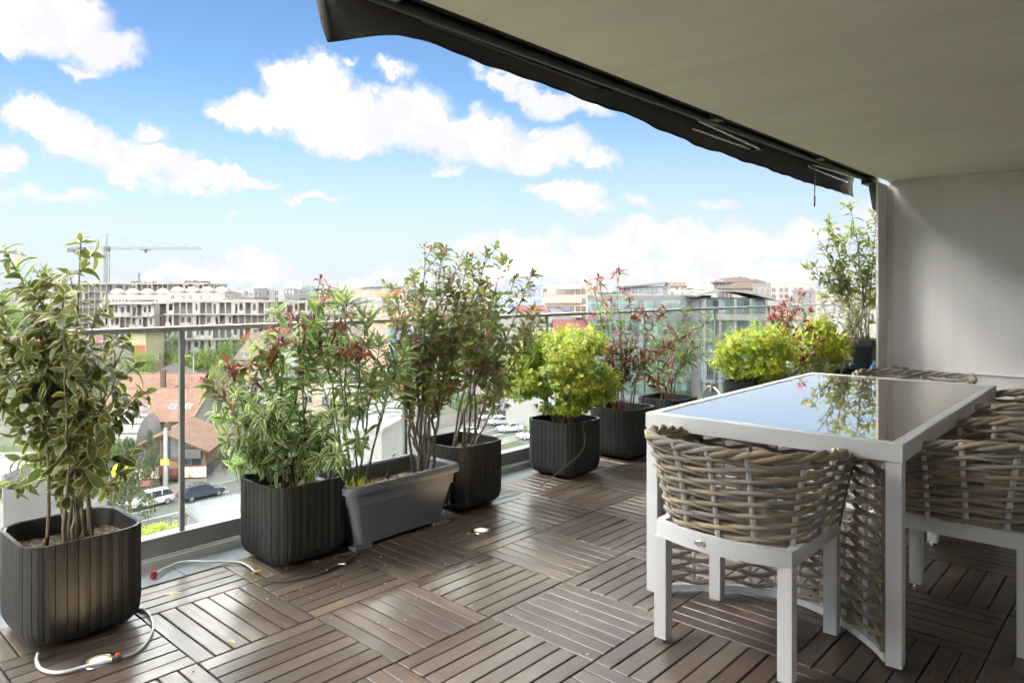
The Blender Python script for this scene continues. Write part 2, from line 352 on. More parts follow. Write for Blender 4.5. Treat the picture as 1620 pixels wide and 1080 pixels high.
def leaf_mat(name, g1, g2, edge=None, ew=.72, red=None, trans=.42, rough=.42, under=1.4):
    t = NT(name); uv = t.coord('UV'); sep = t.n('ShaderNodeSeparateXYZ', {0: uv}); u, v = sep.outputs[0], sep.outputs[1]
    r = t.rand(); au = t.math('ABSOLUTE', t.math('MULTIPLY_ADD', u, 2., -1.))
    off = t.n('ShaderNodeCombineXYZ', {0: t.math('MULTIPLY', r, 31.), 1: r, 2: 0.}).outputs[0]
    vv = t.n('ShaderNodeVectorMath', operation='ADD'); t.set(vv.inputs[0], uv); t.set(vv.inputs[1], off); vv = vv.outputs[0]
    n = t.noise(4., vv, 4, .6)
    c = t.mix(t.ramp(r, .1, .9), g1, g2)
    vein = t.math('ABSOLUTE', t.math('SINE', t.math('MULTIPLY', t.math('SUBTRACT', t.math('MULTIPLY', v, 9.), t.math('MULTIPLY', au, 2.2)), 3.1416)))
    c = t.mix(t.ramp(vein, .0, .25, .22, 0.), c, hsv(t, c, v=1.6, s_=.85))
    c = t.mix(t.ramp(au, .0, .07, .45, 0.), c, hsv(t, c, v=1.9, s_=.8))
    if edge is not None:
        em = t.ramp(t.math('ADD', au, t.math('MULTIPLY_ADD', n, .7, -.35)), ew-.06, ew+.06)
        c = t.mix(em, c, edge)
    c = hsv(t, c, h=t.math('MULTIPLY_ADD', t.math('FRACT', t.math('MULTIPLY', r, 5.7)), .03, .485), v=t.math('MULTIPLY_ADD', t.math('FRACT', t.math('MULTIPLY', r, 13.1)), .6, .7))
    bf = t.n('ShaderNodeNewGeometry').outputs['Backfacing']
    c2 = t.mix(bf, c, hsv(t, c, v=under, s_=.72))
    b = t.n('ShaderNodeBsdfPrincipled', {'Base Color': c2, 'Roughness': rough, 'Specular IOR Level': .45, 'Normal': t.bump(t.math('ADD', vein, n), .25, .002)})
    tr = t.n('ShaderNodeBsdfTranslucent', {'Color': hsv(t, c, v=1.7, s_=1.1)}); mx = t.n('ShaderNodeMixShader', {0: trans})
    t.t.links.new(b.outputs[0], mx.inputs[1]); t.t.links.new(tr.outputs[0], mx.inputs[2]); t.t.links.new(mx.outputs[0], t.out.inputs['Surface']); return t.mat
L_ = {}
L_['elaeagnus'] = leaf_mat('elaeagnus_leaf', (0.061, 0.083, 0.022), (0.109, 0.126, 0.041), (.37, .36, .13), .79, rough=.38)
L_['laurel'] = leaf_mat('laurel_leaf', (0.081, 0.156, 0.033), (0.181, 0.282, 0.066), (.42, .48, .22), .80)
L_['variegated'] = leaf_mat('variegated_leaf', (0.089, 0.157, 0.039), (0.160, 0.248, 0.065), (.55, .58, .34), .62)
L_['young_red'] = leaf_mat('young_red_leaf', (.15, .026, .020), (.26, .062, .040), trans=.25)
L_['pink_red'] = leaf_mat('pink_red_leaf', (0.609, 0.116, 0.080), (0.493, 0.072, 0.058), trans=.3)
L_['scarlet'] = leaf_mat('scarlet_leaf', (.26, .030, .028), (.20, .05, .035), trans=.3)
L_['maroon'] = leaf_mat('maroon_leaf', (0.160, 0.017, 0.023), (0.290, 0.032, 0.041), trans=.2)
L_['oleander'] = leaf_mat('oleander_leaf', (0.133, 0.189, 0.065), (0.231, 0.275, 0.102), (.26, .30, .15), .88)
L_['photinia'] = leaf_mat('photinia_leaf', (.110, .170, .045), (.20, .185, .07), rough=.34)
L_['olive'] = leaf_mat('olive_leaf', (0.125, 0.159, 0.049), (0.217, 0.241, 0.083), rough=.45)
L_['euonymus'] = leaf_mat('euonymus_leaf', (0.231, 0.290, 0.026), (0.389, 0.435, 0.043), (.62, .60, .16), .70, trans=.3)
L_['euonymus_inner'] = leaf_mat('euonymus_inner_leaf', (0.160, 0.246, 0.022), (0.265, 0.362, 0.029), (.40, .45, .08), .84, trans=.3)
L_['gold'] = leaf_mat('gold_leaf', (0.262, 0.357, 0.024), (0.357, 0.428, 0.048), (.62, .52, .08), .6, trans=.3)
L_['mini'] = leaf_mat('silver_edged_leaf', (0.123, 0.160, 0.065), (0.203, 0.232, 0.102), (.45, .43, .26), .66)
L_['dry'] = leaf_mat('dry_leaf', (0.319, 0.232, 0.102), (0.464, 0.377, 0.174), trans=.15)
M['stem_brown'] = simple('stem_brown', (.13, .095, .062), .85, var=.3, scale=20, bump=.5, bscale=90)
M['stem_grey'] = simple('stem_grey', (.20, .165, .13), .85, var=.3, scale=20, bump=.5, bscale=90)
M['stem_green'] = simple('stem_green', (.10, .13, .045), .7, var=.2, scale=20)
M['stem_red'] = simple('stem_red', (.14, .05, .03), .6, var=.2, scale=20)
# ------------------------------------------------------------------ terrace shell
DX, DY0, DY1 = -3.283, -1.6, 9.42
def build_deck():
    m = MB(); m.box(DX, 4.0, DY0-2.1, DY1, -.30, -.035); deck = m.build('deck', M['underdeck']); tag(deck, kind='structure')
    m = MB(); m.box(-3.62, 4.0, DY0-2.1, 10.0, -.45, -.302); tag(m.build('floor_slab', M['plaster']), kind='structure')
    Tr, Ts, ox, oy = .467, .501, -2.975, 1.091
    th, gap, ch = .024, .0058, .0022; me_cache = {}
    def slat_mesh(lx, ly, along):
        key = (round(lx, 3), round(ly, 3), along)
        if key not in me_cache:
            m = MB(); m.box(-lx/2, lx/2, -ly/2, ly/2, -th, 0, ch=ch)
            m.uv = [[((m.v[i][0] if along == 'x' else m.v[i][1]), (m.v[i][1] if along == 'x' else m.v[i][0])) for i in f] for f in m.f]
            me_cache[key] = m.mesh('slat', M['deck'])
        return me_cache[key]
    S = []
    for r in range(-10, 19):
        for s in range(-1, 14):
            x0, y0 = ox+s*Ts, oy+r*Tr; x1, y1 = x0+Ts, y0+Tr
            if y0 > DY1-.02: continue
            y1 = min(y1, DY1-.004)
            jx, jy = rnd.uniform(-.0015, .0015), rnd.uniform(-.0015, .0015)
            if (r+s) % 2 == 0:
                p = Tr/7
                for k in range(7):
                    a, b = y0+k*p, y0+(k+1)*p
                    if b > y1+.001: continue
                    xa = max(x0, DX)
                    if x1-xa < .02: continue
                    S.append((xa+gap/2+jx, x1-gap/2+jx, a+gap/2+jy, b-gap/2+jy, 'x'))
            else:
                p = Ts/7
                for k in range(7):
                    a, b = x0+k*p, x0+(k+1)*p
                    if a < DX-.01: continue
                    S.append((a+gap/2+jx, b-gap/2+jx, y0+gap/2+jy, y1-gap/2+jy, 'y'))
    def key(q):
        cx_, cy_ = (q[0]+q[1])/2, (q[2]+q[3])/2
        Y = -cx_*SY+cy_*CY; X = cx_*CY+cy_*SY
        if Y < .5: return 1e9
        px = 810+FPX*X/Y; py = HZ+FPX*EYE/Y
        return Y if (-60 < px < 1680 and py < 1130) else 1e6+Y
    S.sort(key=key); lights = [(-2.736, .867), (-2.719, 2.721)]
    rest = MB()
    for i, (xa, xb, ya, yb, al) in enumerate(S):
        dz = rnd.uniform(-.0012, .0008)
        if i < 300: inst('slat', slat_mesh(xb-xa, yb-ya, al), deck, ((xa+xb)/2, (ya+yb)/2, dz))
        else:
            b = len(rest.f); rest.box(xa, xb, ya, yb, -th, dz, ch=ch); o = rnd.random()*50
            for q in range(b, len(rest.f)):
                rest.uv[q] = [((rest.v[i_][0] if al == 'x' else rest.v[i_][1])+o, (rest.v[i_][1] if al == 'x' else rest.v[i_][0])) for i_ in rest.f[q]]
    rest.build('slat_field', M['deck'], deck, kind='stuff')
    # grey stone strip between deck and kerb
    st = MB()
    y = DY0
    while y < 9.9:
        st.box(-3.47, DX-.006, y+.0015, min(y+.598, 9.9), -.06, -.006, ch=.001); y += .6
    tag(st.build('tile_strip', M['tile_strip']), kind='structure')
build_deck()

def build_railing():
    t = thing('glass_railing', 'frameless glass railing with flat grey top rail along the terrace edge', 'railing', (0, 0, 0))
    b = MB(); b.box(-3.60, -3.462, DY0, 9.98, -.05, .036, ch=.003); b.box(-3.60, -3.474, DY0, 9.98, .036, .044, ch=.002)
    b.box(-3.60, -1.5, 9.865, 9.98, -.05, .036)
    b.build('base_ledge', M['alu_frame'], t)
    b = MB(); b.box(-3.56, -3.484, DY0, 9.96, .0445, .132, ch=.003); b.box(-3.4835, -1.5, 9.892, 9.96, .0445, .132, ch=.003); b.build('base_channel', M['alu'], t)
    ys = [-1.5, .10, 1.472, 2.841, 4.215, 5.59, 6.973, 8.343, 9.90]
    for a, c in zip(ys, ys[1:]):
        g = MB(); g.box(-3.526, -3.514, a+.004, c-.004, .13, 1.088); g.build('glass_pane', M['glass'], t)
    for a in ys[1:-1]:
        g = MB(); g.box(-3.5165, -3.4965, a-.011, a+.011, .1335, 1.088, ch=.0); g.build('post', M['alu'], t)
    for a, c in ((-3.49, -2.60), (-2.592, -1.6)):
        g = MB(); g.box(a+.004, c-.004, 9.917, 9.929, .13, 1.088); g.build('glass_pane', M['glass'], t)
    g = MB(); g.box(-3.548, -3.492, DY0, 9.95, 1.0885, 1.113, ch=.004); g.build('handrail', M['alu'], t)
    g = MB(); g.box(-3.4915, -1.5, 9.895, 9.95, 1.0885, 1.113, ch=.004); g.build('handrail', M['alu'], t)
build_railing()

def build_shell():
    m = MB(); m.box(-2.50, 4.2, -3.8, 9.7, 2.60, 3.0); tag(m.build('ceiling', M['ceiling']), kind='structure')
    m = MB(); m.box(-2.47, 4.2, 9.42, 9.70, -.04, 2.598); w = m.build('end_wall', M['plaster']); tag(w, kind='structure')
    m = MB(); m.box(-2.53, -2.505, 9.06, 9.70, -.04, 2.56, ch=.002); m.box(-2.5045, -2.4705, 9.415, 9.70, -.04, 2.598); m.build('edge_trim', M['plaster'], w)
    # thin crack and sealant line down the wall's edge
    m = MB(); pts = []
    for i in range(22):
        z = .4+i*.1; pts.append((-2.452+.006*math.sin(i*1.7)+(.012 if i > 13 else 0)*(i-13)/8, 9.4185, z))
    m.tube(pts, .0022, 5); m.build('sealant_line', M['alu'], w)
    m = MB(); m.tube([(-2.46, 9.395, .365), (-1.9, 9.395, .363), (-1.0, 9.395, .36), (3.2, 9.395, .35)], .009, 8)
    cw = m.build('conduit', M['white_paint']); tag(cw, 'thin white conduit pipe clipped along the foot of the end wall', 'pipe')
    for x in (-2.28, -1.63, -1.02, -.4):
        b = MB(); b.box(x-.012, x+.012, 9.38, 9.419, .345, .385, ch=.003); b.build('clip', M['white_paint'], cw)
    m = MB(); m.tube([(-2.45, 9.385, .372), (-2.40, 9.36, .385), (-2.36, 9.37, .37), (-2.30, 9.385, .375), (-2.26, 9.36, .382)], [.012, .016, .012, .015, .009], 8)
    m.build('valve', M['steel'], cw)
    # the flat's own walls behind the photographer
    m = MB(); m.box(2.6, 2.9, -3.6, 9.419, -.04, 2.598); m.box(-1.2, 2.595, -3.6, -3.3, -.04, 2.598); tag(m.build('house_wall', M['plaster']), kind='structure')
build_shell()

def build_awning():
    t = thing('awning', 'dark grey retracted fabric awning with hanging valance along the ceiling edge', 'awning', (-2.7, 1.8, 2.6))
    ox = Vector((-2.7, 1.8, 2.6))
    def P(x, y, z): return (x-ox.x, y-ox.y, z-ox.z)
    def bx(m, x0, x1, y0, y1, z0, z1, **k): m.box(x0-ox.x, x1-ox.x, y0-ox.y, y1-ox.y, z0-ox.z, z1-ox.z, **k)
    low = [(1.79, 2.40), (1.846, 2.418), (1.983, 2.477), (2.246, 2.552), (2.518, 2.562), (2.848, 2.546), (3.399, 2.553), (3.85, 2.535), (4.389, 2.520), (4.75, 2.49), (5.218, 2.470), (5.8, 2.462), (6.542, 2.442), (7.4, 2.436), (8.3, 2.43), (9.241, 2.427)]
    ys = np.linspace(1.846, 9.20, 190); rings = []
    for y in ys:
        zl = float(np.interp(y, [a for a, b in low], [b for a, b in low]))+.004*math.sin(y*9)+.003*math.sin(y*21+1)
        w = .012*math.sin(y*3.1)+.008*math.sin(y*7.7+1); row = []
        lean = max(0, (2.0-y)/.16)*.05
        for k in range(9):
            q = k/8; row.append(P(-2.85+.03*q+w*q*q+.05*(1-q)**3, y-lean*(1-q)*0-(.05*(1-q) if y < 1.85 else 0), 2.672+(zl-2.672)*q))
        row += [P(-2.85+.03+w+.005, y, zl+.002)]
        rings.append(row)
    m = MB(); m.loft(rings, closed=False); o = m.build('valance', M['fabric'], t, smooth=True)
    sm = o.modifiers.new('thickness', 'SOLIDIFY'); sm.thickness = .003
    m = MB(); m.tube([Vector(r[8])+Vector((0, 0, -.001)) for r in rings], .0035, 6); m.build('hem', M['fabric'], t, smooth=True)
    # rolled left end of the cloth
    m = MB(); m.tube([P(-2.83, 1.80, 2.70), P(-2.835, 1.81, 2.60), P(-2.83, 1.835, 2.50), P(-2.82, 1.85, 2.42)], [.02, .022, .024, .014], 10); m.build('rolled_edge', M['fabric'], t, smooth=True)
    m = MB(); bx(m, -2.862, -2.812, 1.79, 9.22, 2.672, 2.712, ch=.006); m.build('front_bar', M['black_plastic'], t)
    m = MB(); bx(m, -2.70, -2.51, 1.2, 9.02, 2.625, 2.78, ch=.01); bx(m, -2.81, -2.70, 1.8, 9.02, 2.70, 2.74)
    m.build('cassette', M['black_plastic'], t)
    m = MB(); m.tube([P(-2.62, y, 2.60) for y in (1.8, 9.0)], .028, 10); m.build('roller_tube', M['black_plastic'], t, smooth=40)
    def arm(pts, mat, r=.014): 
        mm = MB(); mm.tube([P(*p) for p in pts], r, 8); o = mm.build('folding_arm', mat, t, smooth=40)
        mm = MB()
        for p in pts[1:-1] or pts[:1]: bx(mm, p[0]-.022, p[0]+.022, p[1]-.03, p[1]+.03, p[2]-.02, p[2]+.02, ch=.004)
        mm.build('elbow', mat, o)
    arm([(-2.74, 2.32, 2.635), (-2.775, 3.9, 2.63), (-2.74, 3.95, 2.60)], M['black_plastic'], .02)
    arm([(-2.68, 5.05, 2.60), (-2.72, 6.25, 2.565), (-2.78, 6.2, 2.56), (-2.79, 5.15, 2.575)], M['steel'], .012)
    arm([(-2.60, 8.75, 2.565), (-2.74, 7.55, 2.60), (-2.79, 7.6, 2.585), (-2.80, 8.9, 2.565)], M['steel'], .012)
    for y in (1.9, 5.0, 7.2, 8.9):
        m = MB(); bx(m, -2.56, -2.505, y, y+.12, 2.575, 2.72, ch=.006); m.build('bracket', M['black_plastic'], t)
    m = MB(); bx(m, -2.66, -2.535, 8.95, 9.20, 2.535, 2.62, ch=.01); m.build('end_cap', M['black_plastic'], t)
    m = MB(); m.prism([(0, 0), (.10, 0), (.10, -.34), (.05, -.30), (.02, -.12)], -.01, .01, M=Matrix.Translation(Vector(P(-2.66, 9.22, 2.56))) @ Matrix.Rotation(math.pi/2, 4, 'X'))
    m.build('end_flap', M['fabric'], t)
    s = thing('pull_strap', 'grey pull strap with dark end hanging from the awning near the far wall', 'strap', (-2.72, 7.62, 2.60))
    m = MB(); m.tube([(0, 0, 0), (.004, .01, -.12), (0, .005, -.26), (.002, 0, -.34)], [.013, .014, .012, .009], 8, flat=.3); m.build('webbing', M['alu'], s, smooth=True)
    m = MB(); m.tube([(.002, 0, -.335), (.0, 0, -.44)], [.011, .008], 8); m.build('grip', M['strap'], s, smooth=True)
build_awning()

# ------------------------------------------------------------------ planters
def pot_path(side, rad, n=8):
    h = side/2; pts = []
    for (cx_, cy_, a0) in ((h-rad, -h+rad, -90), (h-rad, h-rad, 0), (-h+rad, h-rad, 90), (-h+rad, -h+rad, 180)):
        for k in range(n+1):
            a = math.radians(a0+90*k/n); pts.append((cx_+rad*math.cos(a), cy_+rad*math.sin(a), math.cos(a), math.sin(a)))
    return pts
def sample_path(pts, d):
    P = np.array(pts+[pts[0]]); seg = np.hypot(np.diff(P[:, 0]), np.diff(P[:, 1])); cum = np.concatenate([[0], np.cumsum(seg)]); d = d % cum[-1]
    r = [float(np.interp(d, cum, P[:, i])) for i in range(4)]; l = math.hypot(r[2], r[3]) or 1
    return r[0], r[1], r[2]/l, r[3]/l
def path_len(pts):
    P = np.array(pts+[pts[0]]); return float(np.hypot(np.diff(P[:, 0]), np.diff(P[:, 1])).sum())
def slat_pot(label, x0, y0, side=.41, h=.385, group='slatted dark square planters', separate=True, rz=0):
    t = thing('planter', label, 'planter', (x0+side/2, y0+side/2, 0), rz, group)
    rad = .095; pts = pot_path(side, rad); Lp = path_len(pts); n = 40; pitch = Lp/n; thk = .012
    prof = [(.004, .085), (.010, .060), (.022, .034), (.040, .015), (.066, .004), (.10, 0), (h, 0)]
    def inner(off, z0=0):
        rings = []
        for z, ins in prof:
            if z < z0: continue
            rr = []
            for (x, y, nx, ny) in pts: rr.append((x-nx*(off+ins), y-ny*(off+ins), z))
            rings.append(rr)
        return rings
    allm = MB()
    for i in range(n):
        a, b = i*pitch+.0014, (i+1)*pitch-.0014
        A, mid, B = sample_path(pts, a), sample_path(pts, (a+b)/2), sample_path(pts, b); m = MB() if separate else allm
        rings = []
        for z, ins in prof:
            rr = []
            for q, o in ((A, 0.0012), (mid, -.0004), (B, .0012)): rr.append((q[0]-q[2]*(ins+o), q[1]-q[3]*(ins+o), z))
            for q in (B, mid, A): rr.append((q[0]-q[2]*(ins+thk), q[1]-q[3]*(ins+thk), z))
            rings.append(rr)
        m.loft(rings, cap1=True)
        if separate: m.build('slat', M['pot_slat'], t)
    if not separate: allm.build('slat_cladding', M['pot_slat'], t, kind='stuff')
    m = MB(); m.loft(inner(.0095), cap0=True)
    ri = inner(.016)[::-1]; ri = [[(p[0], p[1], p[2]-.001) for p in r] for r in ri if r[0][2] > .2]; 
    m.loft([inner(.0095)[-1], [(x, y, h-.004) for x, y, z in inner(.016)[-1]], [(x, y, h-.12) for x, y, z in inner(.018)[-1]]])
    m.build('liner', M['black_plastic'], t)
    m = MB(); top = [(x, y, h-.075+rnd.uniform(-.006, .006)) for x, y, z in inner(.0175)[-1]]
    m.add(top+[(0, 0, h-.065)], [(i, (i+1) % len(top), len(top)) for i in range(len(top))]); m.build('soil', M['soil'], t, smooth=True)
    return t
POTS = dict(p1=(-3.31, .685), p2=(-3.365, 1.66), p4=(-3.385, 2.80), p5=(-3.37, 3.80), p6=(-3.37, 4.53), p7=(-3.37, 5.22), p8=(-3.33, 6.72), p9=(-3.36, 7.45), p9b=(-3.36, 8.05))
slat_pot('slatted dark planter nearest the camera with the gold-edged leafy shrub', *POTS['p1'])
slat_pot('slatted dark planter between the curled white hose and the long grey trough', *POTS['p2'])
slat_pot('slatted dark planter half hidden behind the far end of the grey trough', *POTS['p4'])
slat_pot('slatted dark planter with a thin black cable arching down its front', *POTS['p5'])
slat_pot('slatted dark planter just left of the white table corner', *POTS['p6'])
slat_pot('slatted dark planter behind the table corner holding bare stemmed oleander', *POTS['p7'], separate=False)
slat_pot('slatted dark planter under the left yellow-green bush behind the table', *POTS['p8'], separate=False)
slat_pot('slatted dark planter under the red tipped shrub behind the table', *POTS['p9'], separate=False)
slat_pot('slatted dark planter under the farthest yellow-green bush', *POTS['p9b'], separate=False)

def rrect(x0, x1, y0, y1, r, z, n=6):
    out = []
    for (cx_, cy_, a0) in ((x1-r, y0+r, -90), (x1-r, y1-r, 0), (x0+r, y1-r, 90), (x0+r, y0+r, 180)):
        for k in range(n+1):
            a = math.radians(a0+90*k/n); out.append((cx_+r*math.cos(a), cy_+r*math.sin(a), z))
    return out
def build_trough():
    t = thing('trough_planter', 'long grey plastic trough planter with thick rolled rim', 'planter', (-3.09, 2.40, 0))
    def R(ins, z, r=.04, li=0): return rrect(-.20+ins, .20-ins, -.39+ins*1.3+li, .35-ins*1.3-li, r, z)
    m = MB(); m.loft([R(.075, .018), R(.07, .022), R(.052, .12), R(.036, .20), R(.031, .225), R(.024, .228), R(.020, .275), R(.019, .285), R(.004, .287, .045), R(.0, .292, .05), R(-.002, .315, .05), R(.003, .328, .05), R(.012, .332, .045), R(.026, .331, .04), R(.034, .322, .035), R(.04, .24, .035), R(.045, .20)], cap0=True)
    m.build('body', M['trough'], t, smooth=35)
    for x in (-.11, .11):
        for y in (-.27, .25):
            f = MB(); f.box(x-.03, x+.03, y-.05, y+.05, .0, .0195, ch=.002); f.build('foot', M['trough'], t)
    m = MB(); ring = R(.0405, .252, .035); c = [(0, -.02, .262)]
    g = []; nx_, ny_ = 14, 26
    for j in range(ny_+1):
        for i in range(nx_+1):
            x = -.158+.316*i/nx_; y = -.338+.636*j/ny_; g.append((x, y, .245+.012*mnoise.noise(Vector((x*14, y*14, 1)))+.010*mnoise.noise(Vector((x*50, y*50, 4)))))
    m.add(g, [(j*(nx_+1)+i, j*(nx_+1)+i+1, (j+1)*(nx_+1)+i+1, (j+1)*(nx_+1)+i) for j in range(ny_) for i in range(nx_)]); m.build('soil', M['soil'], t, smooth=True)
    s = thing('drip_stake', 'short black irrigation stake standing in the soil of the grey trough', 'stake', (-3.06, 2.36, .245))
    m = MB(); m.tube([(0, 0, -.02), (0, 0, .055)], .007, 8); m.box(-.004, .004, -.012, .012, .055, .064); m.tube([(0, .01, .06), (0, .012, .085)], .0035, 6); m.tube([(0, -.01, .06), (0, -.014, .08)], .0035, 6); m.build('spike', M['black_rubber'], s)
build_trough()
def build_tall_pot():
    t = thing('tall_planter', 'tall tapered dark blue-grey planter at the far wall', 'planter', (-2.74, 9.22, 0))
    m = MB(); 
    def R(h, z): return rrect(-h, h, -h, h, .03, z)
    m.loft([R(.125, 0), R(.127, .01), R(.172, .62), R(.174, .625), R(.186, .628), R(.188, .70), R(.184, .712), R(.172, .712), R(.168, .64), R(.16, .55)], cap0=True); m.build('body', M['dark_pot'], t, smooth=35)
    m = MB(); r = R(.168, .66); m.add(r, [tuple(range(len(r)))]); m.build('soil', M['soil'], t)
    b = thing('watering_bottle', 'small blue plastic bottle wedged between the tall planter and the wall edge', 'bottle', (-2.545, 8.98, .32))
    m = MB(); m.tube([(0, 0, -.3), (0, 0, .04), (.01, .0, .09), (.02, 0, .12)], [.035, .036, .03, .012], 12); m.build('body', M['blue_plastic'], b, smooth=True)
    m = MB(); m.tube([(.02, 0, .12), (.02, -.02, .15)], .012, 8); m.build('cap', M['white_paint'], b)
build_tall_pot()

# ------------------------------------------------------------------ small things on the deck
def arc_pts(fn, n): return [fn(i/(n-1)) for i in range(n)]
def spline(ctrl, n=40):
    P = [Vector(c) for c in ctrl]; P = [P[0]*2-P[1]]+P+[P[-1]*2-P[-2]]; out = []
    for i in range(1, len(P)-2):
        for k in range(n//(len(P)-3)+1):
            t = k/(n//(len(P)-3)+1); a, b, c, d = P[i-1:i+3]
            out.append(.5*((2*b)+(c-a)*t+(2*a-5*b+4*c-d)*t*t+(3*b-a-3*c+d)*t**3))
    out.append(P[-2]); return out
def floor_px(px, py, z=.006): v = gpt(px, py, z); return (v.x, v.y, z)
h = thing('garden_hose', 'clear white hose curling round the deck light beside the nearest planter', 'hose', (0, 0, 0))
m = MB(); m.tube(spline([floor_px(60, 1033, .02), floor_px(58, 1045, .009), floor_px(66, 1058, .008), floor_px(95, 1063, .008), floor_px(140, 1052, .009), floor_px(168, 1045, .012), floor_px(185, 1041, .016)], 60), .0062, 8); m.build('hose_end', M['hose'], h, smooth=True)
m = MB(); m.tube(spline([floor_px(192, 1040, .016), floor_px(215, 1031, .008), floor_px(232, 1015, .007), floor_px(242, 992, .007), floor_px(236, 972, .007), floor_px(222, 962, .007), floor_px(205, 958, .007), (-3.02, 1.12, .01)], 60), .0055, 8); m.build('hose_run', M['hose'], h, smooth=True)
m = MB(); a, b = Vector(floor_px(178, 1042, .017)), Vector(floor_px(194, 1040, .017)); m.tube([a, (a+b)/2, b], [.010, .012, .010], 10); m.build('connector', M['black_plastic'], h)
m = MB(); m.tube([(a+b)/2+Vector((0, 0, .006)), (a+b)/2+Vector((0, 0, .018))], [.008, .007], 10); m.build('valve_knob', M['orange_plastic'], h)
h = thing('garden_hose', 'clear hose with red end cap lying on the grey strip left of the second planter', 'hose', (0, 0, 0))
m = MB(); m.tube(spline([floor_px(247, 907, .012), floor_px(265, 897, .010), floor_px(290, 888, .012), floor_px(330, 888, .014), floor_px(375, 889, .010), floor_px(392, 894, .008), floor_px(403, 903, .007)], 60), .0055, 8); m.build('hose_run', M['hose'], h, smooth=True)
m = MB(); p = Vector(floor_px(243, 908, .014)); m.tube([p+Vector((0, 0, -.013)), p+Vector((0, 0, .014))], [.014, .012], 10); m.build('cap', M['red_plastic'], h)
m = MB(); m.tube(spline([floor_px(420, 918), floor_px(455, 919), floor_px(500, 910), floor_px(540, 893), floor_px(565, 878), floor_px(572, 868), floor_px(562, 857, .02), (-3.02, 2.10, .05)], 60), .0038, 7)
o = m.build('drip_line', M['black_rubber'], smooth=True); tag(o, 'thin black drip tube looping on the deck in front of the second planter', 'tube')
m = MB(); p = Vector(floor_px(541, 892, .008)); m.tube([p-Vector((.012, .012, 0)), p+Vector((.012, .012, .002))], .007, 8); m.build('joint', M['steel'], o)
m = MB(); m.tube(spline([(-2.925, 3.95, .37), (-2.93, 3.93, .385), (-2.90, 3.88, .37), (-2.86, 3.80, .22), floor_px(852, 771, .004)], 40), .0042, 7)
tag(m.build('black_cable', M['black_rubber'], smooth=True), 'thin black cable arching from the planter rim down to the deck', 'cable')
for (x, y, lab) in ((-2.736, .867, 'round recessed deck light glowing beside the nearest planter'), (-2.719, 2.721, 'round recessed deck light glowing in front of the grey trough')):
    t = thing('deck_light', lab, 'light', (x, y, 0), 0, 'recessed deck lights')
    m = MB(); n = 32; R_ = lambda r, z: [(r*math.cos(2*math.pi*k/n), r*math.sin(2*math.pi*k/n), z) for k in range(n)]
    m.loft([R_(.056, .0012), R_(.055, .004), R_(.040, .0055), R_(.038, .003)]); m.build('trim_ring', M['steel'], t, smooth=40)
    m = MB(); r = R_(.0385, .0035); m.add(r, [tuple(range(n))]); m.build('lens', M['lamp'], t)
    ld = bpy.data.lights.new('deck_lamp', 'SPOT'); ld.energy = 1.1; ld.color = (1, .74, .42); ld.shadow_soft_size = .03; ld.spot_size = math.radians(140); ld.spot_blend = .9
    lo = bpy.data.objects.new('lamp', ld); link(lo, t); lo.location = (0, 0, .02); lo.rotation_euler = (math.pi, 0, 0)
# pebbles and petals fallen on the deck
m = MB()
for i in range(90):
    px, py = rnd.choice([(rnd.uniform(400, 760), rnd.uniform(880, 960)), (rnd.uniform(300, 700), rnd.uniform(860, 1000)), (rnd.uniform(230, 1000), rnd.uniform(850, 1070))])
    p = Vector(floor_px(px, py, .002)); s = rnd.uniform(.0015, .004); m.box(p.x-s, p.x+s, p.y-s*.8, p.y+s*.8, .001, .001+s, ch=s*.3)
tag(m.build('petal_litter', simple('petal', (.55, .48, .36), .8, var=.4, scale=30)), 'pale crumbs and petals scattered over the dark deck slats', 'litter', kind='stuff')
for (px, py, lab) in ((542, 983, 'w'),):
    pass

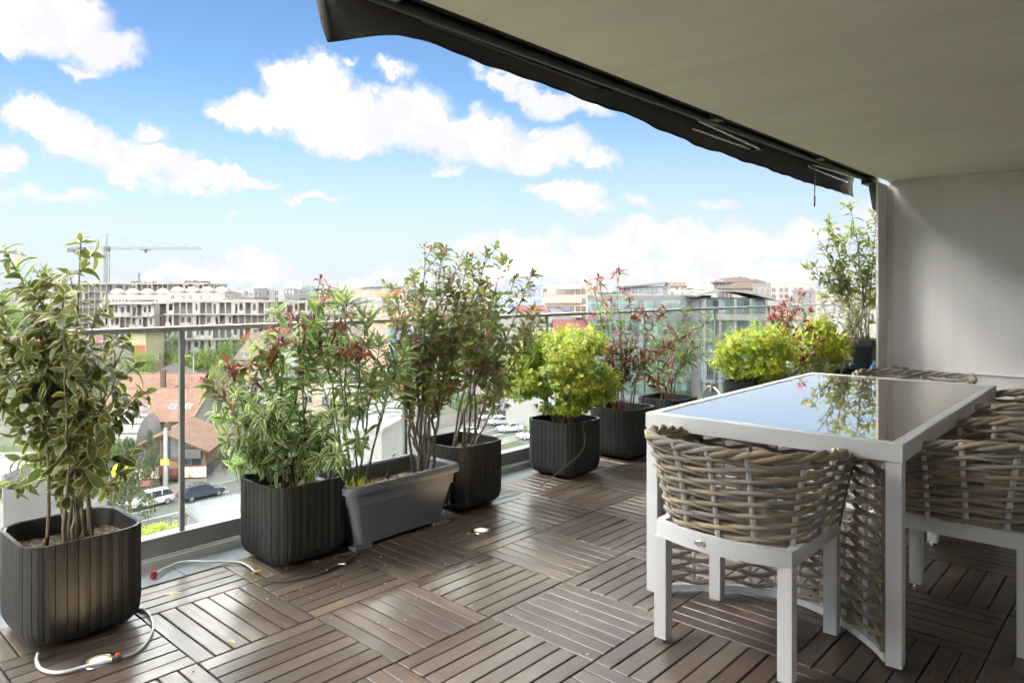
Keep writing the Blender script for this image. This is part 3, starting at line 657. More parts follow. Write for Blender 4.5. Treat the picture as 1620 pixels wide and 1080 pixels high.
# ------------------------------------------------------------------ table
def build_table():
    t = thing('dining_table', 'white metal framed dining table with grey mirror-like glass top', 'table', (-1.170, 3.655, 0), math.radians(1.1))
    w, l, H = .492, 1.012, .767                       # half sizes
    fw, ap = .042, .062
    m = MB(); z0, z1 = H-ap, H
    m.box(-w, w, -l, -l+fw, z0, z1, ch=.0025); m.box(-w, w, l-fw, l, z0, z1, ch=.0025)
    m.box(-w, -w+fw, -l+fw+.0005, l-fw-.0005, z0, z1, ch=.0025); m.box(w-fw, w, -l+fw+.0005, l-fw-.0005, z0, z1, ch=.0025)
    m.build('top_frame', M['white_paint'], t)
    m = MB(); m.box(-w+fw+.003, w-fw-.003, -l+fw+.003, l-fw-.003, H-.014, H-.003); m.build('glass_top', M['table_glass'], t)
    m = MB(); m.box(-w+fw, w-fw, -l+fw, l-fw, H-.028, H-.0145); m.build('under_panel', M['black_plastic'], t)
    for sx in (-1, 1):
        for sy in (-1, 1):
            x, y = sx*(w-.028), sy*(l-.028); g = MB(); g.box(x-.025, x+.025, y-.025, y+.025, .012, H-ap-.001, ch=.002); lg = g.build('leg', M['white_paint'], t)
            g = MB(); g.tube([(x, y, 0), (x, y, .0118)], .018, 10); g.build('glide', M['steel'], lg)
    for sy in (-1, 1):
        def arc(q, dz=0, off=0):                      # q 0..1 across
            x = -(w-.055)+2*(w-.055)*q; s = math.sin(math.pi*q); y = sy*(l-.028-.27*s**.85) if s > 0 else sy*(l-.028)
            tx = 2*(w-.055); ty = -sy*.27*math.pi*math.cos(math.pi*q)*.85; ln = math.hypot(tx, ty)
            return Vector((x-ty/ln*off*1., y+tx/ln*off, dz))
        for zz, nm in ((.026, 'bottom_rail'), (H-ap-.02, 'top_rail')):
            g = MB(); rings = []
            for i in range(33):
                q = i/32; rings.append([arc(q, zz-.013, -.013), arc(q, zz-.013, .013), arc(q, zz+.013, .013), arc(q, zz+.013, -.013)])
            g.loft(rings, cap0=True, cap1=True); g.build(nm, M['white_paint'], t, smooth=40)
        NS = 9
        for k in range(1, NS):
            g = MB(); g.tube([arc(k/NS, .039), arc(k/NS, H-ap-.033)], .0085, 8); g.build('stake', M['white_paint'], t, smooth=40)
        for e in (0.012, .988):
            g = MB(); g.tube([arc(e, .039), arc(e, H-ap-.033)], .011, 8); g.build('edge_strap', M['strap'], t, smooth=40)
        nr = 27
        for j in range(nr):
            z = .055+j*(H-ap-.11)/(nr-1); pts = []
            for i in range(NS*7+1):
                q = i/(NS*7); ph = math.pi*(q*NS+j); pts.append(arc(.01+q*.98, z+.0075*math.sin(ph+.9), .0125*math.cos(ph)))
            g = MB(); g.tube(pts, .0092, 7); g.build('strand', M['wicker'], t, smooth=True)
    return t
build_table()

# ------------------------------------------------------------------ chairs
def build_chair(label):
    t = thing('wicker_chair', label, 'chair', (0, 0, 0), 0, 'woven armchairs at the table')
    hw, back, front, rc = .250, -.232, .225, .15
    # U-shaped path of the shell seen from above: front of left arm, round the back, front of right arm
    base = []
    base += [(-hw, front-(front-(back+rc))*k/6) for k in range(7)]
    base += [(-hw+rc-rc*math.cos(a), back+rc-rc*math.sin(a)) for a in [math.pi/2*k/8 for k in range(1, 8)]]
    base += [(-hw+rc+(2*hw-2*rc)*k/6, back-.012*math.sin(math.pi*k/6)) for k in range(7)]
    base += [(hw-rc+rc*math.sin(a), back+rc-rc*math.cos(a)) for a in [math.pi/2*k/8 for k in range(1, 8)]]
    base += [(hw, back+rc+(front-(back+rc))*k/6) for k in range(7)]
    B = np.array(base); seg = np.hypot(*np.diff(B, axis=0).T); cum = np.concatenate([[0], np.cumsum(seg)]); LN = cum[-1]
    def path(u, z, off=0.):
        d = u*LN; x = np.interp(d, cum, B[:, 0]); y = np.interp(d, cum, B[:, 1]); e = .004
        x2 = np.interp(min(d+e, LN), cum, B[:, 0]); y2 = np.interp(min(d+e, LN), cum, B[:, 1]); x1 = np.interp(max(d-e, 0), cum, B[:, 0]); y1 = np.interp(max(d-e, 0), cum, B[:, 1])
        tx, ty = x2-x1, y2-y1; l = math.hypot(tx, ty); nx, ny = ty/l*1., -tx/l      # outward: right-hand side of travel is... fixed below
        if nx*x+ny*(y) < 0: nx, ny = -nx, -ny
        fl = .078*max(0, (z-.42)/.33)**1.3
        return Vector((x+nx*(off+fl), y+ny*(off+fl), z))
    def rim(u): a = abs(u-.5)*2; return .745-.075*max(0, (a-.45)/.55)**1.6
    # frame
    for sx in (-1, 1):
        for (y, nm) in ((back+.012, 'rear'), (front-.0, 'front')):
            x = sx*(hw-.022); g = MB(); g.box(x-.024, x+.024, y-.022, y+.022, .012, .385 if nm == 'rear' else .44, ch=.002); lg = g.build('leg', M['white_paint'], t)
            g = MB(); g.tube([(x, y, 0), (x, y, .0118)], .015, 10); g.build('glide', M['steel'], lg)
    g = MB(); rings = []
    ap = [(-hw-.004, front+.02), (-hw-.004, back+.03), (-hw+.002, back+.002), (-hw+.03, back-.014)] + [(-hw+.03+(2*hw-.06)*k/10, back-.014-.041*math.sin(math.pi*k/10)) for k in range(1, 10)] + [(hw-.03, back-.014), (hw-.002, back+.002), (hw+.004, back+.03), (hw+.004, front+.02)]
    for i, (x, y) in enumerate(ap):
        a = Vector(ap[max(i-1, 0)]); b = Vector(ap[min(i+1, len(ap)-1)]); d = (b-a).normalized(); nx, ny = -d.y, d.x
        rings.append([(x-nx*0, y-ny*0, .384), (x+nx*.03, y+ny*.03, .384), (x+nx*.03, y+ny*.03, .440), (x, y, .440)])
    g.loft(rings, cap0=True, cap1=True); g.build('seat_frame', M['white_paint'], t, smooth=30)
    g = MB(); g.box(-hw+.03, hw-.03, front-.02, front+.018, .39, .438, ch=.002); g.build('front_rail', M['white_paint'], t)
    g = MB(); g.box(-hw+.034, hw-.034, back+.026, front-.021, .405, .43, ch=.004); g.build('seat', M['strap'], t)
    # maker's oval badge on the rear of the frame
    g = MB(); n = 20; cx_, cz_ = -.045, .412; y = back-.0575
    ring = lambda rx, rz_, yy: [(cx_+rx*math.cos(2*math.pi*k/n), yy, cz_+rz_*math.sin(2*math.pi*k/n)) for k in range(n)]
    g.loft([ring(.0205, .0105, y+.004), ring(.0205, .0105, y), ring(.018, .009, y-.001), ring(.011, .0088, y-.0003)]); g.loft([ring(.0085, .0085, y-.0003), ring(.0085, .0085, y-.0022), ring(.006, .006, y-.0022), ring(.0055, .0055, y-.001), ring(.003, .003, y-.001), ring(.0028, .0028, y-.0025)], cap1=True); g.add(ring(.0185, .0095, y+.0005), [tuple(range(n))]); g.build('badge', M['steel'], t)
    NS = 11; us = [(.02+.96*k/(NS-1)) for k in range(NS)]
    for k, u in enumerate(us):
        g = MB(); g.tube([path(u, .425), path(u, .52), path(u, .62), path(u, rim(u)-.03, .002), path(u, rim(u)+.004, .012), path(u, rim(u)+.009, .013)], [.0095]*4+[.0095, .006], 8); g.build('stake', M['white_paint'], t, smooth=40)
    R2 = random.Random(44)
    rows = 14; per = 10
    for j in range(rows):
        pts = []
        for i in range((NS-1)*per+1):
            q = i/((NS-1)*per); u = .02+.96*q; ph = math.pi*(q*(NS-1)+j); zt = rim(u)-.034; z = .448+(zt-.448)*j/(rows-1)
            pts.append(path(u, z+.0075*math.sin(ph+1.0)+R2.uniform(-.0008, .0008), .0125*math.cos(ph)))
        g = MB(); g.tube(pts, [.0081*R2.uniform(.93, 1.07) for _ in pts], 8); g.build('strand', M['wicker'], t, smooth=True)
    for s_ in range(3):
        pts = []
        for i in range((NS-1)*10+1):
            q = i/((NS-1)*10); u = .02+.96*q; ph = math.pi*q*(NS-1)*1.25+s_*2*math.pi/3; pts.append(path(u, rim(u)-.002+.0115*math.sin(ph), .0155*math.cos(ph)))
        g = MB(); g.tube(pts, .0098, 8); g.build('braid_strand', M['wicker'], t, smooth=True)
    for u in (.004, .996):
        g = MB(); g.tube([path(u, .42), path(u, .55), path(u, rim(u)-.008)], .012, 8, flat=1.); g.build('edge_strap', M['strap'], t, smooth=True)
        g = MB(); s = Vector((0, .016, 0)); g.tube([path(u, .42)+s, path(u, .55)+s, path(u, rim(u)+.004)+s], .006, 8); g.build('edge_tube', M['white_paint'], t, smooth=True)
    return t
ch = build_chair('wicker armchair with its back to the camera at the near end of the table')
ch.location = (-1.152, 2.548, 0); ch.rotation_euler = (0, 0, math.radians(1))
for (x, y, a, lab) in ((-.59, 3.275, 90, 'wicker armchair at the right side of the table, nearer the camera'),
                       (-.66, 4.36, 90, 'wicker armchair at the right side of the table, farther from the camera'),
                       (-1.20, 4.98, 180, 'wicker armchair at the far end of the table, only its braided rim showing')):
    c = copy_tree(ch); c.location = (x, y, 0); c.rotation_euler = (0, 0, math.radians(a)); c['label'] = lab
# ------------------------------------------------------------------ city materials
CITY = .67                                   # evenly darkens town surfaces so strong cloud light does not bleach them
def dk(c): return tuple(x*CITY for x in c)
def rooftile(name, c1, c2, pitch=.42):
    c1, c2 = dk(c1), dk(c2); t = NT(name); uv = t.coord('UV'); sep = t.n('ShaderNodeSeparateXYZ', {0: uv}); n = t.noise(.5, uv, 6); n2 = t.noise(7, uv, 3)
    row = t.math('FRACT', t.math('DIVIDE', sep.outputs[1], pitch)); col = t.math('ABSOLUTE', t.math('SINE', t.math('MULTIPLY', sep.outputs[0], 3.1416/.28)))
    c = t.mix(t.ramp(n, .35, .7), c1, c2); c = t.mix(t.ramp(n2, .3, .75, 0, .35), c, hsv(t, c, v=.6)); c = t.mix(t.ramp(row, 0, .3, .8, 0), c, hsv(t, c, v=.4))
    return t.pbr(c, .8, 0, .3, t.bump(t.math('ADD', row, col), .9, .05))
K = {}
K['tile_orange'] = rooftile('orange_roof_tile', (.185, .098, .07), (.24, .135, .098))
K['tile_red'] = rooftile('red_roof_tile', (.16, .05, .042), (.20, .08, .068))
K['tile_brown'] = rooftile('brown_roof_tile', (.14, .095, .075), (.19, .135, .11))
K['tile_dark'] = rooftile('grey_roof_tile', (.09, .085, .085), (.13, .12, .118))
def wallmat(name, col, var=.10, sc_=.35, streak=.15):
    col = dk(col); t = NT(name); co = t.coord(); n = t.noise(sc_, co, 7, .6); s = t.noise(1., t.mapping(co, (1.2, 1.2, .12)), 5, .6)
    c = hsv(t, col, v=t.math('MULTIPLY_ADD', n, 2*var, 1-var)); c = t.mix(t.ramp(s, .55, .8, 0, streak), c, hsv(t, c, v=.55))
    return t.pbr(c, .85, 0, .3)
K['white_wall'] = wallmat('white_wall', (.245, .24, .235)); K['concrete'] = wallmat('raw_concrete', (.21, .205, .19), .16, .5, .4)
K['block'] = wallmat('pale_blockwork', (.235, .225, .212), .14, .5, .3); K['cream'] = wallmat('cream_wall', (.34, .29, .225)); K['pink'] = wallmat('pink_wall', (.34, .22, .19))
K['yellow'] = wallmat('yellow_wall', (.27, .235, .15)); K['red'] = wallmat('red_wall', (.22, .075, .05)); K['grey'] = wallmat('grey_cladding', (.125, .125, .127)); K['dgrey'] = wallmat('dark_grey_wall', (.10, .10, .105))
K['mauve'] = wallmat('mauve_wall', (.25, .20, .20)); K['metal_roof'] = simple('metal_roof', dk((.16, .17, .185)), .6, .4, .08, 1.); K['flat_roof'] = wallmat('flat_roof', (.22, .215, .21), .2, .3, 0.)
K['rust'] = simple('rust', (.30, .13, .06), .8); K['void_shade'] = simple('interior_shade_paint', (.075, .07, .065), .9, var=.5, scale=.6)  # dark colour stands in for the shade inside open floors
K['timber'] = simple('timber', (.16, .10, .06), .8)
def cityglass(name, col, rough=.08):
    t = NT(name); co = t.coord(); r = t.rand(); n = t.noise(.7, co, 4)
    c = hsv(t, t.mix(t.ramp(n, .3, .7), col, tuple(min(1, x*2.2) for x in col)), v=t.math('MULTIPLY_ADD', r, 1.2, .5)); return t.pbr(c, rough, 0, .8)
K['pane'] = cityglass('window_glass', (.035, .042, .048)); K['green_glass'] = cityglass('green_curtain_glass', (.035, .055, .055), .06); K['blue_glass'] = cityglass('blue_curtain_glass', (.06, .09, .13), .06)
K['frame_white'] = simple('window_frame', dk((.33, .33, .33)), .5); K['frame_brown'] = simple('brown_frame', (.18, .09, .05), .5)
def ground_mat():
    t = NT('ground'); co = t.coord(); a = t.noise(.035, co, 6, .6); b = t.noise(.3, co, 6, .6); d = t.noise(2., co, 4)
    c = t.mix(t.ramp(a, .44, .54), (.065, .062, .056), (.036, .054, .018)); c = t.mix(t.ramp(b, .45, .6, 0, .6), c, (.085, .079, .07)); c = hsv(t, c, v=t.math('MULTIPLY_ADD', d, .6, .7))
    return t.pbr(c, .95, 0, .2)
K['ground'] = ground_mat(); K['asphalt'] = simple('asphalt', dk((.085, .085, .085)), .9, var=.18, scale=.8, bump=.2, bscale=30); K['pavement'] = simple('pavement', dk((.15, .147, .14)), .9, var=.15, scale=1.2)
K['dirt'] = simple('dirt_track', dk((.18, .168, .145)), .95, var=.2, scale=.8); K['line'] = simple('road_paint', dk((.65, .65, .63)), .7, var=.2, scale=4); K['lawn'] = simple('lawn', dk((.085, .15, .025)), .95, var=.35, scale=1.5)

# ------------------------------------------------------------------ ground, roads
m = MB(); m.box(-2600, 2600, -1500, 4200, GZ-2, GZ); tag(m.build('ground', K['ground']), kind='structure')
def strip(name, pix, dz, mat, kind='structure', px=True):
    pts = [gpt(*p) if px else Vector(p) for p in pix]; m = MB(); m.prism([(p.x, p.y) for p in pts], GZ+dz-.3, GZ+dz, M=None)
    o = m.build(name, mat); 
    if kind: tag(o, kind=kind)
    return o
def ccw(pts):
    a = sum(p.x*q.y-q.x*p.y for p, q in zip(pts, pts[1:]+pts[:1])); return pts if a > 0 else pts[::-1]
def sheet(name, pix, dz, mat):
    pts = ccw([gpt(*p) for p in pix]); m = MB(); m.prism([(p.x, p.y) for p in pts], GZ-.2, GZ+dz); o = m.build(name, mat); return tag(o, kind='structure')
rd = gpt(371, 762)-gpt(250, 789); rd.z = 0; rd.normalize(); rn = Vector((-rd.y, rd.x, 0));
if rn.dot(Vector((0, 0, 0))-gpt(300, 780)) < 0: rn = -rn          # rn points from the far kerb towards our building
K0 = gpt(300, 778); K0.z = 0
def road_pt(a, b): return K0+rd*a+rn*b
def road_sheet(name, a0, a1, b0, b1, dz, mat, parent=None):
    q = ccw([road_pt(a0, b0), road_pt(a1, b0), road_pt(a1, b1), road_pt(a0, b1)]); m = MB(); m.prism([(p.x, p.y) for p in q], GZ-.2, GZ+dz); o = m.build(name, mat, parent); return o if parent else tag(o, kind='structure')
road = road_sheet('road', -160, 170, 0, 9.2, .03, K['asphalt'])
road_sheet('pavement', -160, 170, -4.2, -.16, .15, K['pavement']); road_sheet('pavement', -160, 170, 9.36, 12.0, .15, K['pavement'])
for b in (-.08, 9.28): road_sheet('kerb', -160, 170, b-.078, b+.078, .16, K['block'])
road_sheet('lane_line', -160, 170, 6.35, 6.5, .035, K['line'], road)
for k in range(-20, 22): road_sheet('lane_dash', k*8, k*8+3, 3.1, 3.22, .035, K['line'], road)
sheet('alley', [(338, 752), (392, 752), (352, 640), (316, 585), (306, 585), (318, 640)], .02, K['dirt'])
sheet('grass_verge', [(348, 735), (338, 690), (331, 690), (338, 735)], .05, K['lawn']); sheet('grass_verge', [(312, 640), (318, 640), (312, 620), (307, 620)], .05, K['lawn'])
sheet('side_street', [(700, 700), (905, 700), (905, 655), (780, 655)], .02, K['asphalt'])
sheet('grass_verge', [(590, 735), (700, 735), (720, 700), (600, 690)], .05, K['lawn'])

# ------------------------------------------------------------------ building kit
RZ = YAW                                      # facades turned to face us unless given a twist
def site(px0, px1, Y, twist=0):
    a, b = cpt(px0, HZ, Y), cpt(px1, HZ, Y); w = (b-a).length; return (a+b)/2, w, RZ+math.radians(twist)
def win_mesh(w, h, frame='frame_white', pane='pane', mull=1):
    key = ('win', round(w, 2), round(h, 2), frame, pane, mull)
    if key not in K:
        m = MB(); f = .07; d = .05
        m.box(-w/2, w/2, -d, .0, 0, f); m.box(-w/2, w/2, -d, .0, h-f, h); m.box(-w/2, -w/2+f, -d, 0, f, h-f); m.box(w/2-f, w/2, -d, 0, f, h-f)
        for k in range(mull): x = -w/2+w*(k+1)/(mull+1); m.box(x-.03, x+.03, -d*.8, 0, f, h-f)
        m.box(-w/2+f, w/2-f, -.015, -.002, f, h-f, 1); m.box(-w/2-.06, w/2+.06, -.12, 0.0, -.07, -.005, 0)
        K[key] = m.mesh('window', [K[frame], K[pane]])
    return K[key]
def zof(py, Y): return EYE-(py-HZ)/FPX*Y
def block(label, px0, px1, ytop, Y, depth, wall='white_wall', roof='flat_roof', rows=(), cols=(), win=(1.3, 1.4), cat='building', twist=0, frame='frame_white', group=None, extra=None, base=GZ, parapet=.5, name='apartment_building', pane='pane'):
    c, w, rz = site(px0, px1, Y, twist); H = zof(ytop, Y)-base
    t = thing(name, label, cat, (c.x, c.y, base), rz, group); t['_w'] = w
    m = MB(); m.box(-w/2, w/2, 0, depth, 0, H-parapet); m.build('walls', K[wall], t)
    m = MB(); m.box(-w/2-.1, w/2+.1, -.1, .2, H-parapet, H); m.box(-w/2-.1, w/2+.1, depth-.2, depth+.1, H-parapet, H); m.box(-w/2-.1, -w/2+.2, .2, depth-.2, H-parapet, H); m.box(w/2-.2, w/2+.1, .2, depth-.2, H-parapet, H); m.build('parapet', K[wall], t)
    m = MB(); m.box(-w/2+.2, w/2-.2, .2, depth-.2, H-parapet, H-parapet+.06); m.build('roof', K[roof], t)
    me = win_mesh(win[0], win[1], frame, pane)
    for pr in rows:
        for q in cols:
            x = (q-px0)/(px1-px0)*w-w/2 if q > 1.5 else (q-.5)*w
            inst('window', me, t, (x, -.001, zof(pr, Y)-base-win[1]/2))
    # side windows
    for sx in (-1, 1):
        for pr in rows:
            for k in range(int(depth//4.5)):
                inst('window', me, t, (sx*(w/2+.001), 2.5+k*4.3, zof(pr, Y)-base-win[1]/2), (0, 0, sx*math.pi/2))
    if extra: extra(t, w, depth, H)
    return t
def gable(label, px0, px1, yeave, yridge, Y, depth, wall='white_wall', roof='tile_red', ridge='y', wins=(), twist=0, name='house', over=.5, hip=0., group=None, chimney=None, skyl=(), base=GZ, winsz=(1.1, 1.2), cat='house'):
    c, w, rz = site(px0, px1, Y, twist); He = zof(yeave, Y)-base; Hr = zof(yridge, Y)-base
    t = thing(name, label, cat, (c.x, c.y, base), rz, group)
    m = MB(); m.box(-w/2, w/2, 0, depth, 0, He)
    if ridge == 'y' and not hip:
        for y in (0, depth-.2): m.add([(-w/2, y, He), (w/2, y, He), (0, y, Hr-.1), (-w/2, y+.2, He), (w/2, y+.2, He), (0, y+.2, Hr-.1)], [(0, 1, 2), (5, 4, 3), (1, 4, 5, 2), (0, 2, 5, 3)])
    if ridge == 'x' and not hip:
        for x in (-w/2, w/2-.2): m.add([(x, 0, He), (x, depth, He), (x, depth/2, Hr-.1), (x+.2, 0, He), (x+.2, depth, He), (x+.2, depth/2, Hr-.1)], [(0, 2, 1), (3, 4, 5), (0, 3, 5, 2), (1, 2, 5, 4)])
    m.build('walls', K[wall], t)
    th = .16; r = MB()
    def slope(a, b, c_, d):                      # eave a-b, ridge d-c
        a, b, c_, d = map(Vector, (a, b, c_, d)); n = (b-a).cross(d-a).normalized()*th
        L1 = (b-a).length; L2 = ((d+c_)/2-(a+b)/2).length; o = (d-a).dot((b-a).normalized()); o2 = (c_-a).dot((b-a).normalized())
        i = len(r.f); r.add([a, b, c_, d, a-n, b-n, c_-n, d-n], [(0, 1, 2, 3), (7, 6, 5, 4), (0, 4, 5, 1), (1, 5, 6, 2), (2, 6, 7, 3), (3, 7, 4, 0)])
        r.uv[i] = [(0, 0), (L1, 0), (o2, L2), (o, L2)]
    X, Yb, Yf = w/2+over, depth+over, -over; dz = over*(Hr-He)/((w/2) if ridge == 'y' else depth/2); z = He-dz
    if ridge == 'y':
        hy = hip*w/2
        slope((-X, Yb, z), (-X, Yf, z), (0, Yf+hy, Hr), (0, Yb-hy, Hr)); slope((X, Yf, z), (X, Yb, z), (0, Yb-hy, Hr), (0, Yf+hy, Hr))
        if hip: slope((-X, Yf, z), (X, Yf, z), (0.01, Yf+hy, Hr), (-.01, Yf+hy, Hr)); slope((X, Yb, z), (-X, Yb, z), (-.01, Yb-hy, Hr), (.01, Yb-hy, Hr))
    else:
        hx = hip*depth/2
        slope((-X, Yf, z), (X, Yf, z), (X-hx, depth/2, Hr), (-X+hx, depth/2, Hr)); slope((X, Yb, z), (-X, Yb, z), (-X+hx, depth/2, Hr), (X-hx, depth/2, Hr))
        if hip: slope((-X, Yb, z), (-X, Yf, z), (-X+hx, depth/2-.01, Hr), (-X+hx, depth/2+.01, Hr)); slope((X, Yf, z), (X, Yb, z), (X-hx, depth/2+.01, Hr), (X-hx, depth/2-.01, Hr))
    ro = r.build('roof', K[roof], t)
    if ridge == 'y' and not hip: pass
    m = MB()
    if ridge == 'y': m.tube([(0, Yf+hip*w/2, Hr+.03), (0, Yb-hip*w/2, Hr+.03)], .13, 6)
    else: m.tube([(-X+hip*depth/2, depth/2, Hr+.03), (X-hip*depth/2, depth/2, Hr+.03)], .13, 6)
    m.build('ridge_cap', K[roof], ro)
    if chimney:
        cx_, cy_ = chimney; m = MB(); m.box(cx_*w-.35, cx_*w+.35, cy_*depth-.3, cy_*depth+.3, He, Hr+1.0); m.box(cx_*w-.42, cx_*w+.42, cy_*depth-.37, cy_*depth+.37, Hr+1.0, Hr+1.12); m.build('chimney', K['tile_brown'], ro)
    for (qx, qy) in skyl:
        if ridge == 'x': y = qy*depth/2; zz = z+(Hr-z)*(y-Yf)/(depth/2-Yf); ang = math.atan2(Hr-z, depth/2-Yf); MM = Matrix.Translation((qx*w/2, y, zz+.05)) @ Matrix.Rotation(ang, 4, 'X')
        else: x = qx*w/2; zz = z+(Hr-z)*(X-abs(x))/X; ang = math.atan2(Hr-z, X); MM = Matrix.Translation((x, qy*depth, zz+.05)) @ Matrix.Rotation(ang*(1 if x > 0 else -1), 4, 'Y')
        m = MB(); m.box(-.45, .45, -.6, .6, 0, .08, 0, MM); m.box(-.36, .36, -.5, .5, .0805, .09, 1, MM); m.build('skylight', [K['frame_white'], K['blue_glass']], ro)
    me = win_mesh(winsz[0], winsz[1])
    for (qx, pz) in wins: inst('window', me, t, (qx*w/2, -.001, zof(pz, Y)-base-winsz[1]/2))
    return t
def shell_block(label, px0, px1, ytop, Y, depth, floors, bays, seed, fh=3.25, balcony=1.3, name='unfinished_building', roofstuff=True, twist=0, wallm='block', open_frac=.35):
    """raw concrete block: slabs, columns, wall panels with empty openings and a core painted dark for the shade inside"""
    R = random.Random(seed); c, w, rz = site(px0, px1, Y, twist); H = zof(ytop, Y)-GZ
    t = thing(name, label, 'building', (c.x, c.y, GZ), rz)
    m = MB(); m.box(-w/2+.5, w/2-.5, 1.6, depth, 0, H-.4); m.build('core', K['void_shade'], t)  # solid box, shade of the rooms put into its colour
    bw = w/bays
    for f in range(floors):
        zt = H-f*fh; zb = max(zt-fh, 0)
        if zt < .5: break
        m = MB(); ov = balcony if f % 2 == 1 or R.random() < .4 else .15; m.box(-w/2-.2, w/2+.2, -ov, depth, zt-.25, zt+.02)
        if f == 0: m.box(-w/2-.15, w/2+.15, -.1, .15, zt+.02, zt+.55)
        m.build('floor_slab', K['concrete'], t)
        m = MB(); col = MB(); b = 0
        while b < bays:
            x0 = -w/2+b*bw; col.box(x0-.15, x0+.15, 0, .35, zb, zt-.251)
            if R.random() < open_frac: b += 1; continue
            # panel with opening
            ow = bw*R.choice([.35, .45, .6]); oh0 = R.choice([.02, .9, .9]); oh1 = fh-.25-R.choice([.35, .6]); s0 = (bw-.32-ow)*R.random(); xa, xb = x0+.16, x0+bw-.16
            m.box(xa, xa+s0, .05, .3, zb, zt-.252); m.box(xa+s0+ow, xb, .05, .3, zb, zt-.252); m.box(xa+s0, xa+s0+ow, .05, .3, zb+oh1, zt-.252)
            if oh0 > .1: m.box(xa+s0, xa+s0+ow, .05, .3, zb, zb+oh0)
            if R.random() < .3 and ov > .5: m.box(x0+.2, x0+bw-.2, -ov, -ov+.1, zb+.02, zb+1.0)
            b += 1
        col.box(w/2-.15, w/2+.15, 0, .35, zb, zt-.251)
        col.build('columns', K['concrete'], t, kind='stuff')
        for sx in (-1, 1):
            for k in range(int(depth//4)):
                if R.random() < .7: m.box(sx*w/2-.12+(0 if sx < 0 else -.02), sx*w/2+.10, .5+k*4, .5+k*4+2.6, zb, zt-.252)
        if m.v: m.build('wall_panels', K[wallm], t, kind='stuff')
    if roofstuff:
        for k in range(max(2, int(w/9))):
            x = R.uniform(-w/2+2, w/2-2); m = MB(); m.box(x-R.uniform(.8, 2.5), x+R.uniform(.8, 2.5), 2, depth*.6, H+.03, H+R.uniform(.4, 1.8)); m.build('roof_shed', K[R.choice(['dgrey', 'concrete', 'flat_roof'])], t)
    return t

